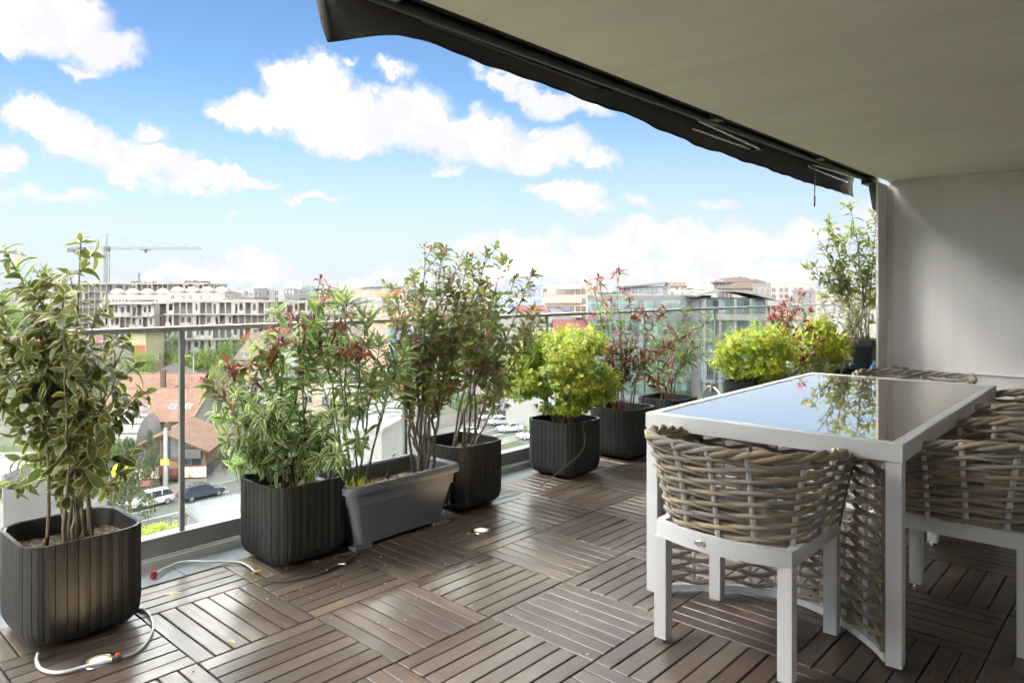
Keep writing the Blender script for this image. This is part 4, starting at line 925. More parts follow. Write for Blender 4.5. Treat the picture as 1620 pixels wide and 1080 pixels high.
# near street: the tiled diner, the wide tiled house behind it, the barrel roof
def diner():
    Y = 86; c, w, rz = site(203, 321, Y, 8); t = thing('restaurant', 'low restaurant with terracotta gable roof, red band and dark upper window front', 'restaurant', (c.x, c.y, GZ), rz)
    d = 10.5; He = zof(711, Y)-GZ; Hr = zof(686, Y)-GZ+.2; h = w/2
    m = MB(); m.box(-h+.3, h-.3, .2, d, 0, He-2.2); m.build('walls', K['dgrey'], t)
    m = MB(); m.add([(-h, .3, He-2.2), (h, .3, He-2.2), (h, .3, He), (0, .3, Hr-.25), (-h, .3, He), (-h, d, He-2.2), (h, d, He-2.2), (h, d, He), (0, d, Hr-.25), (-h, d, He)], [(0, 1, 2, 3, 4), (9, 8, 7, 6, 5), (1, 6, 7, 2), (0, 4, 9, 5)]); up = m.build('upper_front', K['timber'], t)
    for k in range(7):
        x0 = -h+.35+k*(2*h-.7)/7; x1 = x0+(2*h-.7)/7-.14; xm = (x0+x1)/2; zt = He-.35+(Hr-He)*(1-abs(xm)/h)*.9
        m = MB(); m.box(x0, x1, .2, .28, He-1.95, zt); m.build('window_bay', K['pane'], t)
    for k in range(9):
        x0 = -h-.25+k*(2*h+.5)/9; mm = MB(); mm.add([(x0, -.75, He-3.0), (x0+(2*h+.5)/9-.03, -.75, He-3.0), (x0+(2*h+.5)/9-.03, .15, He-2.05), (x0, .15, He-2.05), (x0, -.75, He-3.1), (x0+(2*h+.5)/9-.03, -.75, He-3.1), (x0+(2*h+.5)/9-.03, .15, He-2.15), (x0, .15, He-2.15)], [(0, 1, 2, 3), (7, 6, 5, 4), (0, 4, 5, 1), (1, 5, 6, 2), (3, 7, 4, 0)], uv=[[(x0, 0), (x0+1.2, 0), (x0+1.2, 1.3), (x0, 1.3)]]+[None]*4); mm.build('canopy_tiles', K['tile_red'], t)
    r = MB()
    for s in (-1, 1):
        a = [(s*(h+.7), -.7, He-.25), (s*(h+.7), d+.5, He-.25), (0, d+.5, Hr), (0, -.7, Hr)]
        vs_ = [Vector(v) for v in a]; vs2 = [v-Vector((0, 0, .25)) for v in vs_]; L2 = math.hypot(h+.7, Hr-He)
        q = [(0, 1, 2, 3), (7, 6, 5, 4), (0, 4, 5, 1), (1, 5, 6, 2), (2, 6, 7, 3), (3, 7, 4, 0)]; q = q if s > 0 else [tuple(reversed(f)) for f in q]
        u = [(0, 0), (d+1.2, 0), (d+1.2, L2), (0, L2)]; r.add(vs_+vs2, q, uv=[u if s > 0 else u[::-1]]+[None]*5)
    ro = r.build('roof', K['tile_orange'], t)
    m = MB(); m.box(-.55, .05, 1.2, 1.8, Hr-.5, Hr+.75); m.tube([(-.25, 1.5, Hr+.75), (-.25, 1.5, Hr+1.0)], .22, 8); m.build('chimney', K['tile_orange'], ro)
    m = MB(); m.box(-.2, 2.1, -.05, .19, .25, 2.6); m.build('door', K['timber'], t)
    m = MB(); m.box(.7, 2*h*.46, -.35, .18, 2.75, 3.9); m.build('sign_board', K['grey'], t)
    # printed food banners along the low fence
    b = NT('food_banner'); co = b.coord(); v = b.n('ShaderNodeTexVoronoi', {'Vector': co, 'Scale': .9}); cc = b.mix(b.ramp(v.outputs['Distance'], .1, .45), (.42, .20, .09), (.62, .56, .48)); cc = b.mix(b.ramp(b.noise(2.2, co, 3), .55, .62, 0, .8), cc, (.40, .07, .05)); K['banner'] = b.pbr(cc, .6)
    f = thing('banner_fence', 'low street fence hung with printed food banners in front of the restaurant', 'fence', (c.x, c.y, GZ), rz)
    for (x0, x1) in ((-3.1, -.35), (2.2, 5.0)):
        m = MB(); m.box(x0*h/4.5, x1*h/4.5, -1.32, -1.26, .75, 2.0); m.build('banner', K['banner'], f)
        m = MB(); m.box(x0*h/4.5-.1, x1*h/4.5+.1, -1.40, -1.2, .0, .55); m.build('plinth', K['block'], f)
        for k in range(5):
            x = (x0+(x1-x0)*k/4)*h/4.5; m = MB(); m.box(x-.04, x+.04, -1.255, -1.18, 0, 2.15); m.build('post', K['dgrey'], f)
diner()
gable('wide terracotta tiled house behind the restaurant with four roof windows', 150, 297, 664, 626, 97, 15, 'white_wall', 'tile_orange', 'x', wins=((-.2, 676), (.45, 674)), skyl=((-.45, .35), (-.1, .35), (.48, .38), (.82, .38)), twist=4)
gable('terracotta roofed house with a small white gable dormer behind the four roof windows', 165, 292, 640, 600, 113, 16, 'white_wall', 'tile_orange', 'x', chimney=(.10, .25), twist=4)
gable('small white dormer gable set in the terracotta roof', 252, 274, 628, 616, 111.5, 7, 'white_wall', 'tile_orange', 'y', base=zof(640, 112), over=.3, twist=4, name='dormer')
gable('white low house with a dark grey gable roof beyond the terracotta roofs', 222, 287, 598, 583, 150, 14, 'white_wall', 'tile_dark', 'y', twist=14)
gable('long low shed with weathered brownish flat gable roof left of the trees', 180, 246, 578, 566, 190, 12, 'grey', 'tile_brown', 'x', wins=((-.6, 583), (-.2, 583), (.2, 583), (.6, 583)))
block('narrow yellow house with a red upper panel beside the concrete frames', 205, 231, 527, 172, 9, 'yellow', 'tile_red', rows=(568,), cols=(.78,), win=(1.2, 2.2), extra=lambda t, w, d, H: (MB().box(-w/2+.3, w/2-.2, -.06, .0, H-6.2, H-2.8).build('red_panel', K['red'], t), MB().box(-w/2-.7, w/2+.7, -.8, d, H+.01, H+.5).build('roof_slab', K['tile_red'], t)))
gable('white house with a bright red gable roof among the pale green trees', 290, 337, 551, 530, 196, 11, 'white_wall', 'tile_red', 'y', wins=((.12, 546), (-.4, 568)), twist=-12, winsz=(1.5, 1.7))
gable('tall white house with brown tiled roof and a side gable window', 368, 422, 566, 528, 165, 13, 'white_wall', 'tile_brown', 'x', wins=((-.5, 560), (-.35, 560), (.3, 569)), twist=-20, chimney=(.18, .3), winsz=(.9, 1.3))
gable('long red-brown tiled roof rising behind the tall white house', 372, 440, 548, 519, 185, 15, 'white_wall', 'tile_red', 'x', twist=-8)
gable('old house with mossy brown roof below the tall white house', 362, 430, 608, 583, 128, 12, 'white_wall', 'tile_brown', 'x', twist=-18, wins=((.2, 622),), chimney=(-.2, .4))
gable('white gabled house with dark roof and solar panels behind the oleander', 440, 512, 560, 520, 160, 14, 'white_wall', 'tile_dark', 'y', wins=((-.3, 552), (.3, 552), (0, 536)), skyl=((-.5, .25), (-.5, .45), (-.5, .65)), twist=18)
gable('broad white house with brown hipped roof and small windows behind the oleander', 462, 545, 588, 566, 150, 12, 'cream', 'tile_brown', 'x', hip=1., wins=((-.7, 600), (-.35, 600), (.1, 600), (.5, 600)), twist=6)
block('low pink house with a flat terrace roof below the hedge plants', 470, 560, 618, 128, 10, 'cream', rows=(632,), cols=(.2, .5, .8), win=(1.4, 1.3))
block('pale grey flat-roofed annexe with white walls just beyond the trough', 540, 608, 652, 62, 11, 'white_wall', 'metal_roof', parapet=.3, twist=-12, base=GZ)
block('white office annexe with horizontal wall bands beyond the trough', 528, 606, 676, 52, 8, 'white_wall', 'metal_roof', parapet=.25, twist=-10, base=GZ, rows=(735, 790), cols=(.3, .8), win=(1., .8))
def barrel():
    Y = 88; c = cpt(172, HZ, Y); t = thing('barrel_roof_hall', 'dark hall with a white barrel roof crossed by thin black ribs', 'hall', (c.x, c.y, GZ), RZ+.1)
    r, L0 = 4.2, 9.; z0 = zof(700, Y)-GZ
    m = MB(); ring = lambda x, q=r: [(x, q*-math.cos(a)+4, z0-1+q*.9*math.sin(a)) for a in [math.pi*k/14 for k in range(15)]]
    m.loft([ring(-6), ring(3.2)], closed=False); m.add(ring(3.2), [tuple(range(15))]); m.build('barrel_shell', K['white_wall'], t)
    for k in range(8):
        a = math.pi*(k+.6)/9; m = MB(); m.box(-6, 3.25, -.05, .05, -.03, .12, M=Matrix.Translation((0, -r*math.cos(a)+4, z0-1+r*.9*math.sin(a))) @ Matrix.Rotation(math.pi/2-a, 4, 'X')); m.build('roof_rib', K['dgrey'], t)
    m = MB(); m.box(-6, 3.2, 0, 8, 0, z0-1); m.build('dark_front', K['dgrey'], t)
    m = MB(); n = 20; m.tube([(1.9, -.06, z0-1.8), (1.9, -.16, z0-1.8)], .28, 16); m.build('round_lamp', K['frame_white'], t)
barrel()
def disc_sign():
    Y = 80; p = cpt(193, 747, Y); t = thing('round_sign', 'round yellow sign with a curved black figure, standing over a red canopy edge', 'sign', (p.x, p.y, p.z), RZ)
    m = MB(); n = 28; R1 = 1.12; fr = [(R1*math.cos(2*math.pi*k/n), -.1, R1*math.sin(2*math.pi*k/n)) for k in range(n)]; bk = [(x, .1, z) for x, y, z in fr]; m.loft([fr, bk], cap0=True, cap1=True)
    y_ = simple('sign_yellow', (.72, .62, .05), .4); m.build('disc', y_, t)
    m = MB(); m.tube([(-.25, -.12, -.7), (-.3, -.12, -.35), (-.12, -.12, -.1), (.15, -.12, .1), (.3, -.12, .35)], [.05, .1, .14, .16, .08], 8, flat=1.); m.tube([(-.2, -.12, .30), (.15, -.12, .42), (.48, -.12, .38)], [.03, .09, .03], 6); m.tube([(.1, -.12, .5), (.22, -.12, .68)], [.09, .03], 6); m.build('figure', K['dgrey'], t)
    m = MB(); m.tube([(0, 0, -R1), (0, 0, GZ-p.z)], .09, 8); m.build('pole', K['frame_white'], t)
disc_sign()
def canopy():
    Y = 78; c, w, rz = site(120, 235, Y, 10); t = thing('street_canopy', 'long red-tiled street canopy on white posts over a poster wall', 'canopy', (c.x, c.y, GZ), rz); z = zof(763, Y)-GZ
    m = MB(); m.add([(-w/2, -.9, z-.35), (w/2, -.9, z-.35), (w/2, .4, z), (-w/2, .4, z), (-w/2, -.9, z-.5), (w/2, -.9, z-.5), (w/2, .4, z-.15), (-w/2, .4, z-.15)], [(0, 1, 2, 3), (7, 6, 5, 4), (0, 4, 5, 1), (1, 5, 6, 2), (2, 6, 7, 3), (3, 7, 4, 0)], uv=[[(0, 0), (w, 0), (w, 1.3), (0, 1.3)]]+[None]*5); m.build('roof', K['tile_red'], t)
    for k in range(4):
        x = -w/2+.3+k*(w-.6)/3; m = MB(); m.box(x-.1, x+.1, -.6, -.4, 0, z-.4); m.build('post', K['frame_white'], t)
    m = MB(); m.box(-w/2, w/2*.5, .05, .2, 0, z-.3); m.build('wall', K['block'], t); m = MB(); m.box(-w/2+.5, w/2*.2, -.02, .045, .9, z-.8); m.build('poster', K['banner'], t)
canopy()
def lamp_pole(px, py, ytop, label, arm=True, sign=False, r=.12):
    p = gpt(px, py); Y = FPX*(EYE-GZ)/(py-HZ); H = zof(ytop, Y)-GZ; t = thing('street_lamp', label, 'lamp post', (p.x, p.y, GZ), RZ)
    m = MB(); m.tube([(0, 0, 0), (0, 0, H*.5), (0, 0, H)], [r*1.25, r*1.1, r*.85], 10); m.build('pole', K['frame_white'], t, smooth=40)
    if arm: m = MB(); m.tube([(0, 0, H-.1), (-.7, 0, H+.25), (-1.6, 0, H+.3)], .05, 6); m.box(-2.2, -1.5, -.14, .14, H+.25, H+.38, ch=.03); m.build('lamp_head', K['frame_white'], t)
    if sign: m = MB(); m.box(-.5, .5, -.22, -.16, H*.44-.35, H*.44+.35); m.build('yellow_plate', simple('plate_yellow', (.6, .45, .04), .5), t)
lamp_pole(262, 772, 677, 'thick white pole with a small yellow plate in front of the restaurant', False, True, .24)
lamp_pole(306, 640, 565, 'thin street lamp standing by the pale alley'); lamp_pole(655, 668, 560, 'tall street lamp behind the trough planter'); lamp_pole(684, 705, 646, 'white lamp post beside the white parasol', False)
lamp_pole(272, 600, 540, 'slim lamp post in front of the dark green garden trees')

# seam metal roof below the railing
def seam_roof():
    a, b, c_, d = cpt(288, 800, 52), cpt(470, 760, 52), cpt(560, 905, 40), cpt(352, 868, 41)
    t = thing('metal_roof_shed', 'shed with pale standing seam metal roof just below the railing', 'shed', (a.x, a.y, GZ))
    P4 = [p-Vector((a.x, a.y, GZ)) for p in (a, b, c_, d)]; m = MB(); dn = Vector((0, 0, -.15)); m.add(P4+[p+dn for p in P4], [(3, 2, 1, 0), (4, 5, 6, 7), (0, 1, 5, 4), (1, 2, 6, 5), (2, 3, 7, 6), (3, 0, 4, 7)]); m.build('roof', K['metal_roof'], t)
    for k in range(1, 34):
        q = k/34; p0, p1 = P4[0].lerp(P4[1], q), P4[3].lerp(P4[2], q); m = MB(); m.tube([p0+Vector((0, 0, .04)), p1+Vector((0, 0, .04))], .06, 4); m.build('seam', K['metal_roof'], t)
    m = MB(); m.tube([P4[0], P4[3]], .09, 6); m.tube([P4[3], P4[2]], .09, 6); m.build('gutter', K['grey'], t)
    m = MB(); v = [(p.x*.94+.06*P4[2].x, p.y*.94+.06*P4[2].y) for p in P4]; vv = [(x, y, 0) for x, y in v]+[(v[i][0], v[i][1], P4[i].z*.995-.3) for i in range(4)]; m.add(vv, [(0, 1, 5, 4), (1, 2, 6, 5), (2, 3, 7, 6), (3, 0, 4, 7)]); m.build('walls', K['block'], t)
seam_roof()
def gate_house():
    t = block('low pale flat roofed house at the street corner bottom left', -150, 0, 752, 62, 9, 'white_wall', 'flat_roof', rows=(775,), cols=(.3, .62), win=(1.3, 1.0), name='low_house', cat='house', twist=6)
gate_house()
def fence(label, pa, pb, h, mat, cat='fence', n=10, name='fence', solid=False):
    a, b = gpt(*pa), gpt(*pb); d = b-a; L0 = d.length; t = thing(name, label, cat, (a.x, a.y, GZ), math.atan2(d.y, d.x))
    for k in range(n+1): m = MB(); m.box(k*L0/n-.06, k*L0/n+.06, -.06, .06, 0, h+.08); m.build('post', K[mat], t)
    for k in range(n):
        m = MB(); x0, x1 = k*L0/n+.062, (k+1)*L0/n-.062
        if solid: m.box(x0, x1, -.03, .03, .05, h)
        else:
            m.box(x0, x1, -.02, .02, .15, .22); m.box(x0, x1, -.02, .02, h-.12, h-.05); q = x0+.1
            while q < x1-.05: m.box(q, q+.03, -.015, .015, .225, h-.125); q += .16
        m.build('panel', K[mat], t)
fence('grey bar fence along the near pavement below the dark estate car', (232, 850), (330, 832), 1.5, 'grey', n=8)
fence('white sheet metal yard wall behind the stems of the nearest shrub', (10, 838), (170, 818), 2.1, 'white_wall', n=9, solid=True, name='yard_wall', cat='wall')
fence('weathered plank fence along the right side of the alley', (352, 740), (420, 748), 2.3, 'grey', n=7, solid=True)
fence('plain grey yard wall behind the trough planter', (598, 705), (790, 652), 2.0, 'block', n=14, solid=True, name='yard_wall', cat='wall')

# ------------------------------------------------------------------ cars
def car_mesh(L0=4.5, W=1.8, H=1.48, wagon=True):
    """lower body, glasshouse and roof lofted from cross sections along the length"""
    prof = [(-L0/2, .52, .72, .80), (-L0/2+.12, .34, .84, .95), (-L0/2+.9, .25, .92, 1.0), (-L0/2+1.35, .25, .96, 1.0), (0, .25, .98, 1.0), (L0/2-.7, .25, 1.0, 1.0), (L0/2-.15, .30, .98, .95), (L0/2, .45, .88, .86)]
    b = MB(); rings = []
    for x, z0, z1, wf in prof:
        w = W/2*wf; rings.append([(x, -w*.9, z0), (x, w*.9, z0), (x, w, z0+.12), (x, w, (z0+z1)/2+.05), (x, w*.94, z1), (x, -w*.94, z1), (x, -w, (z0+z1)/2+.05), (x, -w, z0+.12)])
    b.loft([r[::-1] for r in rings], cap0=True, cap1=True); g = MB()
    e = L0/2-.12 if wagon else L0/2-.6
    gl = [(-L0/2+1.2, .96, .965, .80), (-L0/2+1.85, .97, H-.05, .70), (0.1, .98, H, .72), (e-.45, 1.0, H-.03, .70), (e, 1.0, 1.02, .78)]
    r2 = [[(x, -W/2*.9, z0), (x, W/2*.9, z0), (x, W/2*wf, z1), (x, -W/2*wf, z1)] for x, z0, z1, wf in gl]; g.loft([r[::-1] for r in r2], cap0=True, cap1=True)
    rf = MB(); r3 = [[(x, -W/2*(wf+.01), z1-.02), (x, W/2*(wf+.01), z1-.02), (x, W/2*(wf-.06), z1+.03), (x, -W/2*(wf-.06), z1+.03)] for x, z0, z1, wf in gl[1:4]]; rf.loft([r[::-1] for r in r3], cap0=True, cap1=True)
    for x in (-.15, .95):
        rf.box(x-.05, x+.05, -W/2*.86, -W/2*.72, .98, H-.03); rf.box(x-.05, x+.05, W/2*.72, W/2*.86, .98, H-.03)
    return b, g, rf
def paint(name, col): return NT(name).pbr(col, .22, .25, .5, None, **{'Coat Weight': 1., 'Coat Roughness': .04})
K['tyre'] = simple('tyre', (.02, .02, .02), .8); K['rim'] = simple('rim', (.35, .35, .36), .3, .8); K['car_glass'] = simple('car_glass', (.02, .025, .03), .08); K['tail'] = simple('tail_light', (.45, .02, .02), .3); K['head'] = simple('head_light', (.6, .62, .65), .15)
def make_car(label, loc, rz, col, wagon=True, rails=False, L0=4.6, H=1.5, group=None):
    t = thing('parked_car', label, 'car', (loc.x, loc.y, GZ+.03), rz, group); b, g, rf = car_mesh(L0, 1.82, H, wagon); pm = paint('car_paint', col)
    bo = b.build('body', pm, t, smooth=35); g.build('glasshouse', K['car_glass'], t); rf.build('roof', pm, t)
    for x in (-L0/2+.85, L0/2-.85):
        for s in (-1, 1):
            m = MB(); m.tube([(x, s*.72, .33), (x, s*.925, .33)], .33, 16); w = m.build('wheel', K['tyre'], t); m = MB(); m.tube([(x, s*.926, .33), (x, s*.935, .33)], .21, 10); m.build('rim', K['rim'], w)
    for s in (-1, 1):
        m = MB(); m.box(L0/2-.10, L0/2+.012, s*.72-.14, s*.72+.14, .72, .88); m.build('tail_light', K['tail'], t); m = MB(); m.box(-L0/2+.02, -L0/2+.2, s*.6-.16, s*.6+.16, .62, .76); m.build('headlight', K['head'], t)
        m = MB(); m.box(-.75, -.6, s*.92-.06, s*.92+.06, .95, 1.08); m.build('mirror', pm, t)
        if rails: m = MB(); m.tube([(-.6, s*.6, H+.07), (1.5, s*.6, H+.06)], .03, 6); m.build('roof_rail', K['tyre'], t)
    return t
RA = math.atan2(rd.y, rd.x)
make_car('white estate car parked nose to the restaurant pavement behind the bushy tree', road_pt(-5.3, 1.9), RA, (.45, .455, .46), True, H=1.62)
make_car('dark blue estate car with roof rails beside the glass post', road_pt(-.3, 2.6)+rn*.6, RA+math.pi, (.025, .035, .06), True, True, H=1.5, L0=4.8)
make_car('black car half hidden above the metal roof', road_pt(10.5, 4.2), RA, (.02, .02, .022), True, True)
make_car('white hatchback in the car park right of the tall planter', gpt(838, 694), RZ+.35, (.45, .455, .46), False, L0=4.1, H=1.45)
for (px, py, col, lab) in ((806, 683, (.34, .37, .42), 'silver-blue car in the middle of the car park'), (790, 672, (.45, .46, .47), 'pale silver car farthest left in the car park'), (822, 676, (.16, .18, .22), 'grey-blue car behind the white hatchback'), (852, 680, (.16, .45, .03), 'bright green car at the edge of the slatted planter'), (775, 664, (.6, .6, .6), 'white car at the back of the car park'), (742, 690, (.5, .5, .5), 'pale car seen through the photinia stems')):
    make_car(lab, gpt(px, py), RZ+.35, col, False, L0=4.2, H=1.42)
def kiosk():
    p = gpt(832, 676); t = thing('kiosk', 'dark kiosk with a lime green frame and an orange sign by the car park', 'kiosk', (p.x, p.y+3, GZ), RZ+.3)
    m = MB(); m.box(-3.5, 4.5, 0, 4, 0, 3.1); m.build('walls', K['dgrey'], t); gm = simple('lime_green', (.12, .55, .05), .4)
    for x in (-1.2, 4.3): m = MB(); m.box(x, x+.25, -.5, -.1, 0, 3.6); m.build('frame_post', gm, t)
    m = MB(); m.box(-1.2, 4.55, -.5, -.1, 3.6, 3.9); m.build('frame_beam', gm, t); m = MB(); m.box(-3.6, -1.3, -.6, -.3, 2.5, 3.5); m.build('orange_sign', simple('sign_orange', (.75, .16, .02), .4), t)
kiosk()
def parasol(px, py, lab):
    p = gpt(px, py); t = thing('parasol', lab, 'parasol', (p.x, p.y, GZ)); m = MB(); R_ = lambda r, z: [(r*math.cos(math.pi/4*k), r*math.sin(math.pi/4*k), z) for k in range(8)]
    m.loft([R_(1.9, 2.6), R_(1.85, 2.75), R_(.9, 3.2), R_(.05, 3.6)]); m.build('canopy', K['frame_white'], t); m = MB(); m.tube([(0, 0, 0), (0, 0, 3.5)], .05, 6); m.build('pole', K['grey'], t)
parasol(676, 690, 'white parasol beyond the trough, left of the photinia stems')
gable('low café pavilion with pale flat gable roof beside the car park', 765, 812, 647, 634, 128, 8, 'dgrey', 'metal_roof', 'x', name='pavilion', wins=((-.5, 655), (.3, 655)), cat='pavilion')

# ------------------------------------------------------------------ middle distance
def domes(t, w, d, H):
    for k in range(4):
        x = -w/2+w*(.12+.25*k); m = MB(); R_ = lambda r, z: [(x+r*math.cos(math.pi/8*q), 4+r*math.sin(math.pi/8*q), z) for q in range(16)]
        m.loft([R_(2.2, H), R_(2.2, H+.5), R_(2.6, H+.55), R_(2.2, H+1.3), R_(1.2, H+2.0), R_(.1, H+2.3)]); m.build('roof_dome', K['cream'], t)
shell_block('raw concrete block with dark openings directly right of the leafy shrub', 162, 243, 480, 188, 16, 6, 9, 3)
shell_block('widest raw concrete block with stacked balconies above the red roofed house', 264, 418, 477, 190, 18, 7, 15, 5)
block('plain white party wall between the two raw concrete blocks', 243, 263, 487, 215, 12, 'white_wall')
shell_block('pale raw concrete terrace block with balconies behind the red tipped shrub', 408, 548, 478, 212, 18, 7, 13, 9, open_frac=.2)
shell_block('grey concrete frame with open floors standing left behind the leafy shrub', 84, 168, 449, 300, 20, 9, 9, 12, balcony=.3, wallm='concrete', open_frac=.85)
shell_block('very long grey concrete frame with open top floor on the skyline', 168, 330, 449, 330, 22, 3, 20, 14, balcony=.3, wallm='concrete', open_frac=.75)
def arches(t, w, d, H):
    for k in range(15):
        x = -w/2+2+k*(w-4)/15; m = MB(); m.box(x-.35, x+.35, -.06, 0, H-4.2, H-2.2); m.tube([(x, -.06, H-2.2), (x, -.001, H-2.2)], .35, 10); m.build('arched_window', K['pane'], t)
block('long white block with arched windows and cream roof domes', 165, 262, 466, 262, 16, 'white_wall', extra=lambda t, w, d, H: (domes(t, w, d, H), arches(t, w, d, H)))
block('white block with cream roof domes left of the bright corner building', 262, 356, 463, 262, 16, 'white_wall', rows=(470, 480), cols=(.12, .3, .42, .6, .75, .9), win=(1.4, 1.6), extra=domes)
block('bright white corner building with two rows of dark windows', 352, 402, 455, 285, 16, 'white_wall', rows=(464, 474, 485), cols=(.5, .12, .22, .75, .9, .35), win=(1.7, 1.9))
block('white block with scattered windows and a rooftop box', 388, 450, 457, 300, 16, 'white_wall', rows=(463, 474), cols=(.1, .2, .42, .55, .8), win=(1.7, 2.))
block('grey and glass tower block with a taller stair head', 448, 496, 456, 330, 16, 'grey', rows=(462, 468, 474), cols=(.15, .4, .65, .9), win=(3.2, 1.), extra=lambda t, w, d, H: MB().box(-w/2+.2, -w/2+6, 1, 8, H, H+3.4).build('stair_head', K['blue_glass'], t))
block('long pale block with a terrace floor right of the glass tower block', 494, 566, 464, 290, 16, 'block', rows=(469, 477, 486), cols=(.1, .22, .34, .5, .62, .74, .9), win=(1.5, 1.5))
block('pale block with a brown timber screened roof terrace', 560, 640, 455, 270, 15, 'block', rows=(474, 486), cols=(.1, .25, .45, .6, .8), win=(1.6, 1.5), extra=lambda t, w, d, H: (MB().box(-w*.05, w*.35, -.4, .3, H-3.2, H-1.6).build('timber_screen', K['rust'], t), MB().box(-w*.35, w*.4, -.8, d, H, H+.4).build('roof_slab', K['dgrey'], t)))
block('white apartment block behind the photinia with wide windows', 600, 700, 474, 235, 16, 'white_wall', rows=(481, 492, 503), cols=(.08, .2, .32, .44, .58, .7, .82, .94), win=(1.7, 1.6))
block('dull pink building with a column of dark windows', 549, 606, 482, 176, 14, 'mauve', rows=(489, 500, 511), cols=(.12, .3, .72, .88), win=(1.0, 1.3), extra=lambda t, w, d, H: MB().box(w*.1, w*.5, 0.5, d, H, H+1.2).build('roof_box', K['metal_roof'], t))
block('salmon pink building with big square office windows', 575, 660, 497, 150, 14, 'pink', rows=(530, 560, 590), cols=(.60, .85), win=(3.8, 3.2), frame='frame_white', pane='blue_glass')
block('blue glass slab building with vertical white mullions', 838, 872, 448, 265, 14, 'blue_glass', rows=(455, 463), cols=(.15, .35, .55, .75, .92), win=(1.2, 2.6), pane='blue_glass')
block('white and glass building left of the cream office block', 770, 866, 470, 235, 14, 'white_wall', rows=(476, 484, 492), cols=(.1, .25, .4, .55, .7, .82, .93), win=(2.2, 1.6), pane='blue_glass')
block('low grey-white block seen between the photinia branches', 690, 780, 466, 300, 14, 'block', rows=(472, 481), cols=(.08, .2, .33, .45, .6, .72, .86), win=(1.8, 1.6))
def cream_extra(t, w, d, H):
    for z in (H-.9, H-4.4, H-8.0): m = MB(); m.box(-w/2-.5, w*.26, -1.5, -.001, z-.1, z+1.1-(0 if z < H-1 else .5)); m.build('balcony_band', K['cream'], t)
block('cream office block of four storeys with brown framed windows', 861, 940, 451, 182, 15, 'cream', rows=(461, 476, 489, 503), cols=(.10, .19, .28, .37, .46, .55, .68, .79, .93), win=(1.25, 1.5), frame='frame_brown', extra=cream_extra, twist=-10)
gable('small white house with a red roof left of the cream office block', 828, 872, 497, 485, 165, 10, 'white_wall', 'tile_red', 'x', wins=((-.4, 503), (.1, 503)), twist=20)
gable('white gabled conservatory house behind the big yellow-green bush', 838, 900, 508, 490, 140, 9, 'white_wall', 'metal_roof', 'y', wins=((-.3, 514), (0, 514), (.3, 514)), twist=-15)
gable('brown roofed house right behind the big yellow-green bush', 880, 935, 522, 508, 132, 9, 'cream', 'tile_red', 'x', wins=((-.5, 532), (0, 532), (.5, 532)))
block('white low house behind the big yellow-green bush', 800, 905, 548, 118, 9, 'white_wall', rows=(570,), cols=(.2, .5, .8))
def mono(t, w, d, H):
    m = MB(); m.add([(-w/2-1, -1, H-.2), (w/2+.6, -1, H+1.0), (w/2+.6, d, H+1.0), (-w/2-1, d, H-.2), (-w/2-1, -1, H-.6), (w/2+.6, -1, H+.6), (w/2+.6, d, H+.6), (-w/2-1, d, H-.6)], [(0, 1, 2, 3), (7, 6, 5, 4), (0, 4, 5, 1), (1, 5, 6, 2), (2, 6, 7, 3), (3, 7, 4, 0)]); m.build('sloped_roof', K['dgrey'], t)
block('grey house with a single slope roof and dark glazed corner', 990, 1056, 452, 190, 12, 'grey', rows=(459,), cols=(.22, .36, .50, .78), win=(2.0, 2.2), extra=mono)
gable('little white house with a brown roof on the skyline', 1062, 1088, 452, 445, 260, 10, 'white_wall', 'tile_brown', 'x', wins=((-.3, 456), (.3, 456)))
block('stepped white rooftops behind the glass office', 1056, 1135, 458, 240, 14, 'white_wall', rows=(464,), cols=(.1, .3, .5, .7, .9))
